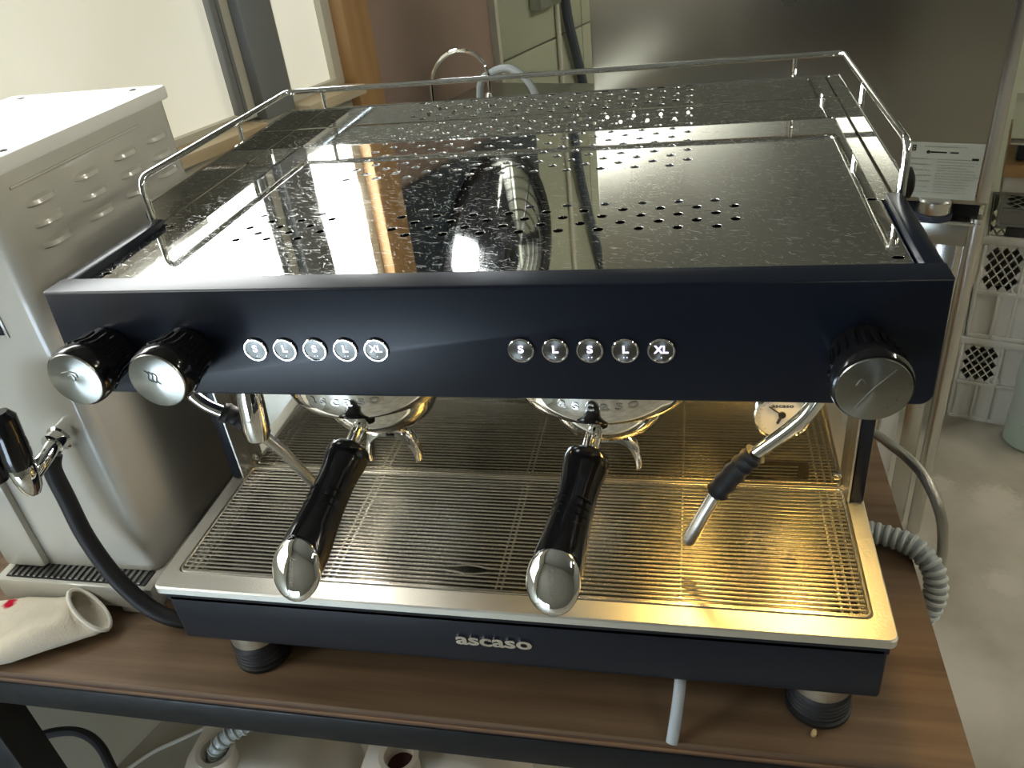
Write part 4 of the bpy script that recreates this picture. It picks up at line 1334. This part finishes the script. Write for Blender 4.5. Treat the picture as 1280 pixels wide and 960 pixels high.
# ================================================================== UNDER THE TABLE
def jerry(cx, cy, w_, d_, top, label, nx, ny, open_):
    t = thing('jerry_can', label, 'jerry can', (cx, cy, FLOOR), 'jerry cans under the table')
    rr = []
    for (z, f, g_) in ((FLOOR, 0.92, 0.92), (FLOOR + 0.02, 1.0, 1.0), (top - 0.10, 1.0, 1.0), (top - 0.05, 0.96, 0.95), (top - 0.02, 0.86, 0.84), (top - 0.004, 0.70, 0.66), (top, 0.55, 0.5)):
        rr.append([V((cx + x * f, cy + y * g_, z)) for x, y in rrect(-w_ / 2, w_ / 2, -d_ / 2, d_ / 2, 0.045, 6)])
    bm = NB(); rings(bm, rr); bd = part('body', bm, M['jerry'], t, None, 60)
    o = V((nx, ny, top - 0.02))
    bm = NB(); lathe(bm, [(0.042, 0.0), (0.030, 0.016), (0.029, 0.045), (0.032, 0.047), (0.032, 0.052), (0.024, 0.053), (0.0225, 0.05), (0.0225, 0.02)], o, (0, 0, 1), 28, False); nk = part('neck', bm, M['jerry_neck'], t)
    bm = NB(); lathe(bm, [(0.0, 0.026), (0.0226, 0.026)], o, (0, 0, 1), 24, False); part('mouth_inside', bm, M['red_brown'] if open_ else M['jerry'], nk)
    tube_pts = [V((cx + w_ * 0.02, cy + d_ * 0.20, top - 0.006)), V((cx + w_ * 0.08, cy + d_ * 0.20, top + 0.035)), V((cx + w_ * 0.30, cy + d_ * 0.20, top + 0.035)), V((cx + w_ * 0.40, cy + d_ * 0.20, top - 0.03))]
    bm = NB(); tube(bm, tube_pts, 0.014, 12, 4); part('handle', bm, M['jerry'], t)
    return t


jerry(-0.535, 0.215, 0.27, 0.20, -0.47, 'white translucent jerry can with a ribbed hose in its mouth', -0.575, 0.152, False)
jerry(-0.225, 0.255, 0.27, 0.20, -0.47, 'white translucent jerry can with open stained mouth', -0.265, 0.180, True)
dh = thing('waste_hose', 'grey ribbed hose running into the left jerry can', 'hose', (-0.585, 0.16, -0.44))
P = catmull([(-0.577, 0.150, -0.462), (-0.572, 0.154, -0.436), (-0.553, 0.167, -0.418), (-0.52, 0.188, -0.408), (-0.48, 0.215, -0.400), (-0.40, 0.28, -0.36), (-0.3, 0.36, -0.2)], 10)
bm = NB(); tube(bm, P, 0.0125, 14); part('hose_wall', bm, M['hose_grey'], dh)
acc = 0.0
for i in range(1, len(P) - 1):
    acc += (P[i] - P[i - 1]).length
    if acc > 0.010:
        acc = 0.0
        d = (P[i + 1] - P[i - 1]).normalized()
        s, u = frame_of(d)
        bm = NB(); tube(bm, [P[i] + (s * math.cos(2 * PI * j / 16) + u * math.sin(2 * PI * j / 16)) * 0.0128 for j in range(16)], 0.0024, 6, closed=True)
        part('rib', bm, M['hose_grey'], dh)
bm = NB(); tube(bm, [(-1.02, 0.06, -0.80), (-1.02, 0.10, -0.62), (-0.983, 0.148, -0.50), (-0.945, 0.172, -0.49), (-0.905, 0.188, -0.495), (-0.868, 0.186, -0.50), (-0.835, 0.172, -0.51), (-0.805, 0.148, -0.53), (-0.79, 0.134, -0.60), (-0.80, 0.15, -0.838)], 0.0085, 10, 5)
solo('power_cable', bm, M['black_rubber'], 'black cable looping under the left end of the table', 'cable')
bm = NB(); tube(bm, [(-1.06, 0.26, FLOOR + 0.0045), (-0.99, 0.36, FLOOR + 0.0045), (-0.93, 0.41, FLOOR + 0.0045), (-0.78, 0.53, FLOOR + 0.0045)], 0.0045, 8, 4)
solo('floor_cable', bm, M['white_cable'], 'thin white cable on the floor beside the left jerry can', 'cable')
bm = NB(); box(bm, -1.35, -0.2, 0, 0.13, FLOOR, FLOOR + 0.025, 0.003, 2, Matrix.Translation((0.28, 0.95, 0)) @ Matrix.Rotation(0.30, 4, 'Z'))
solo('floor_plank', bm, M['plywood'], 'old brown plank lying on the floor under the table', 'plank')
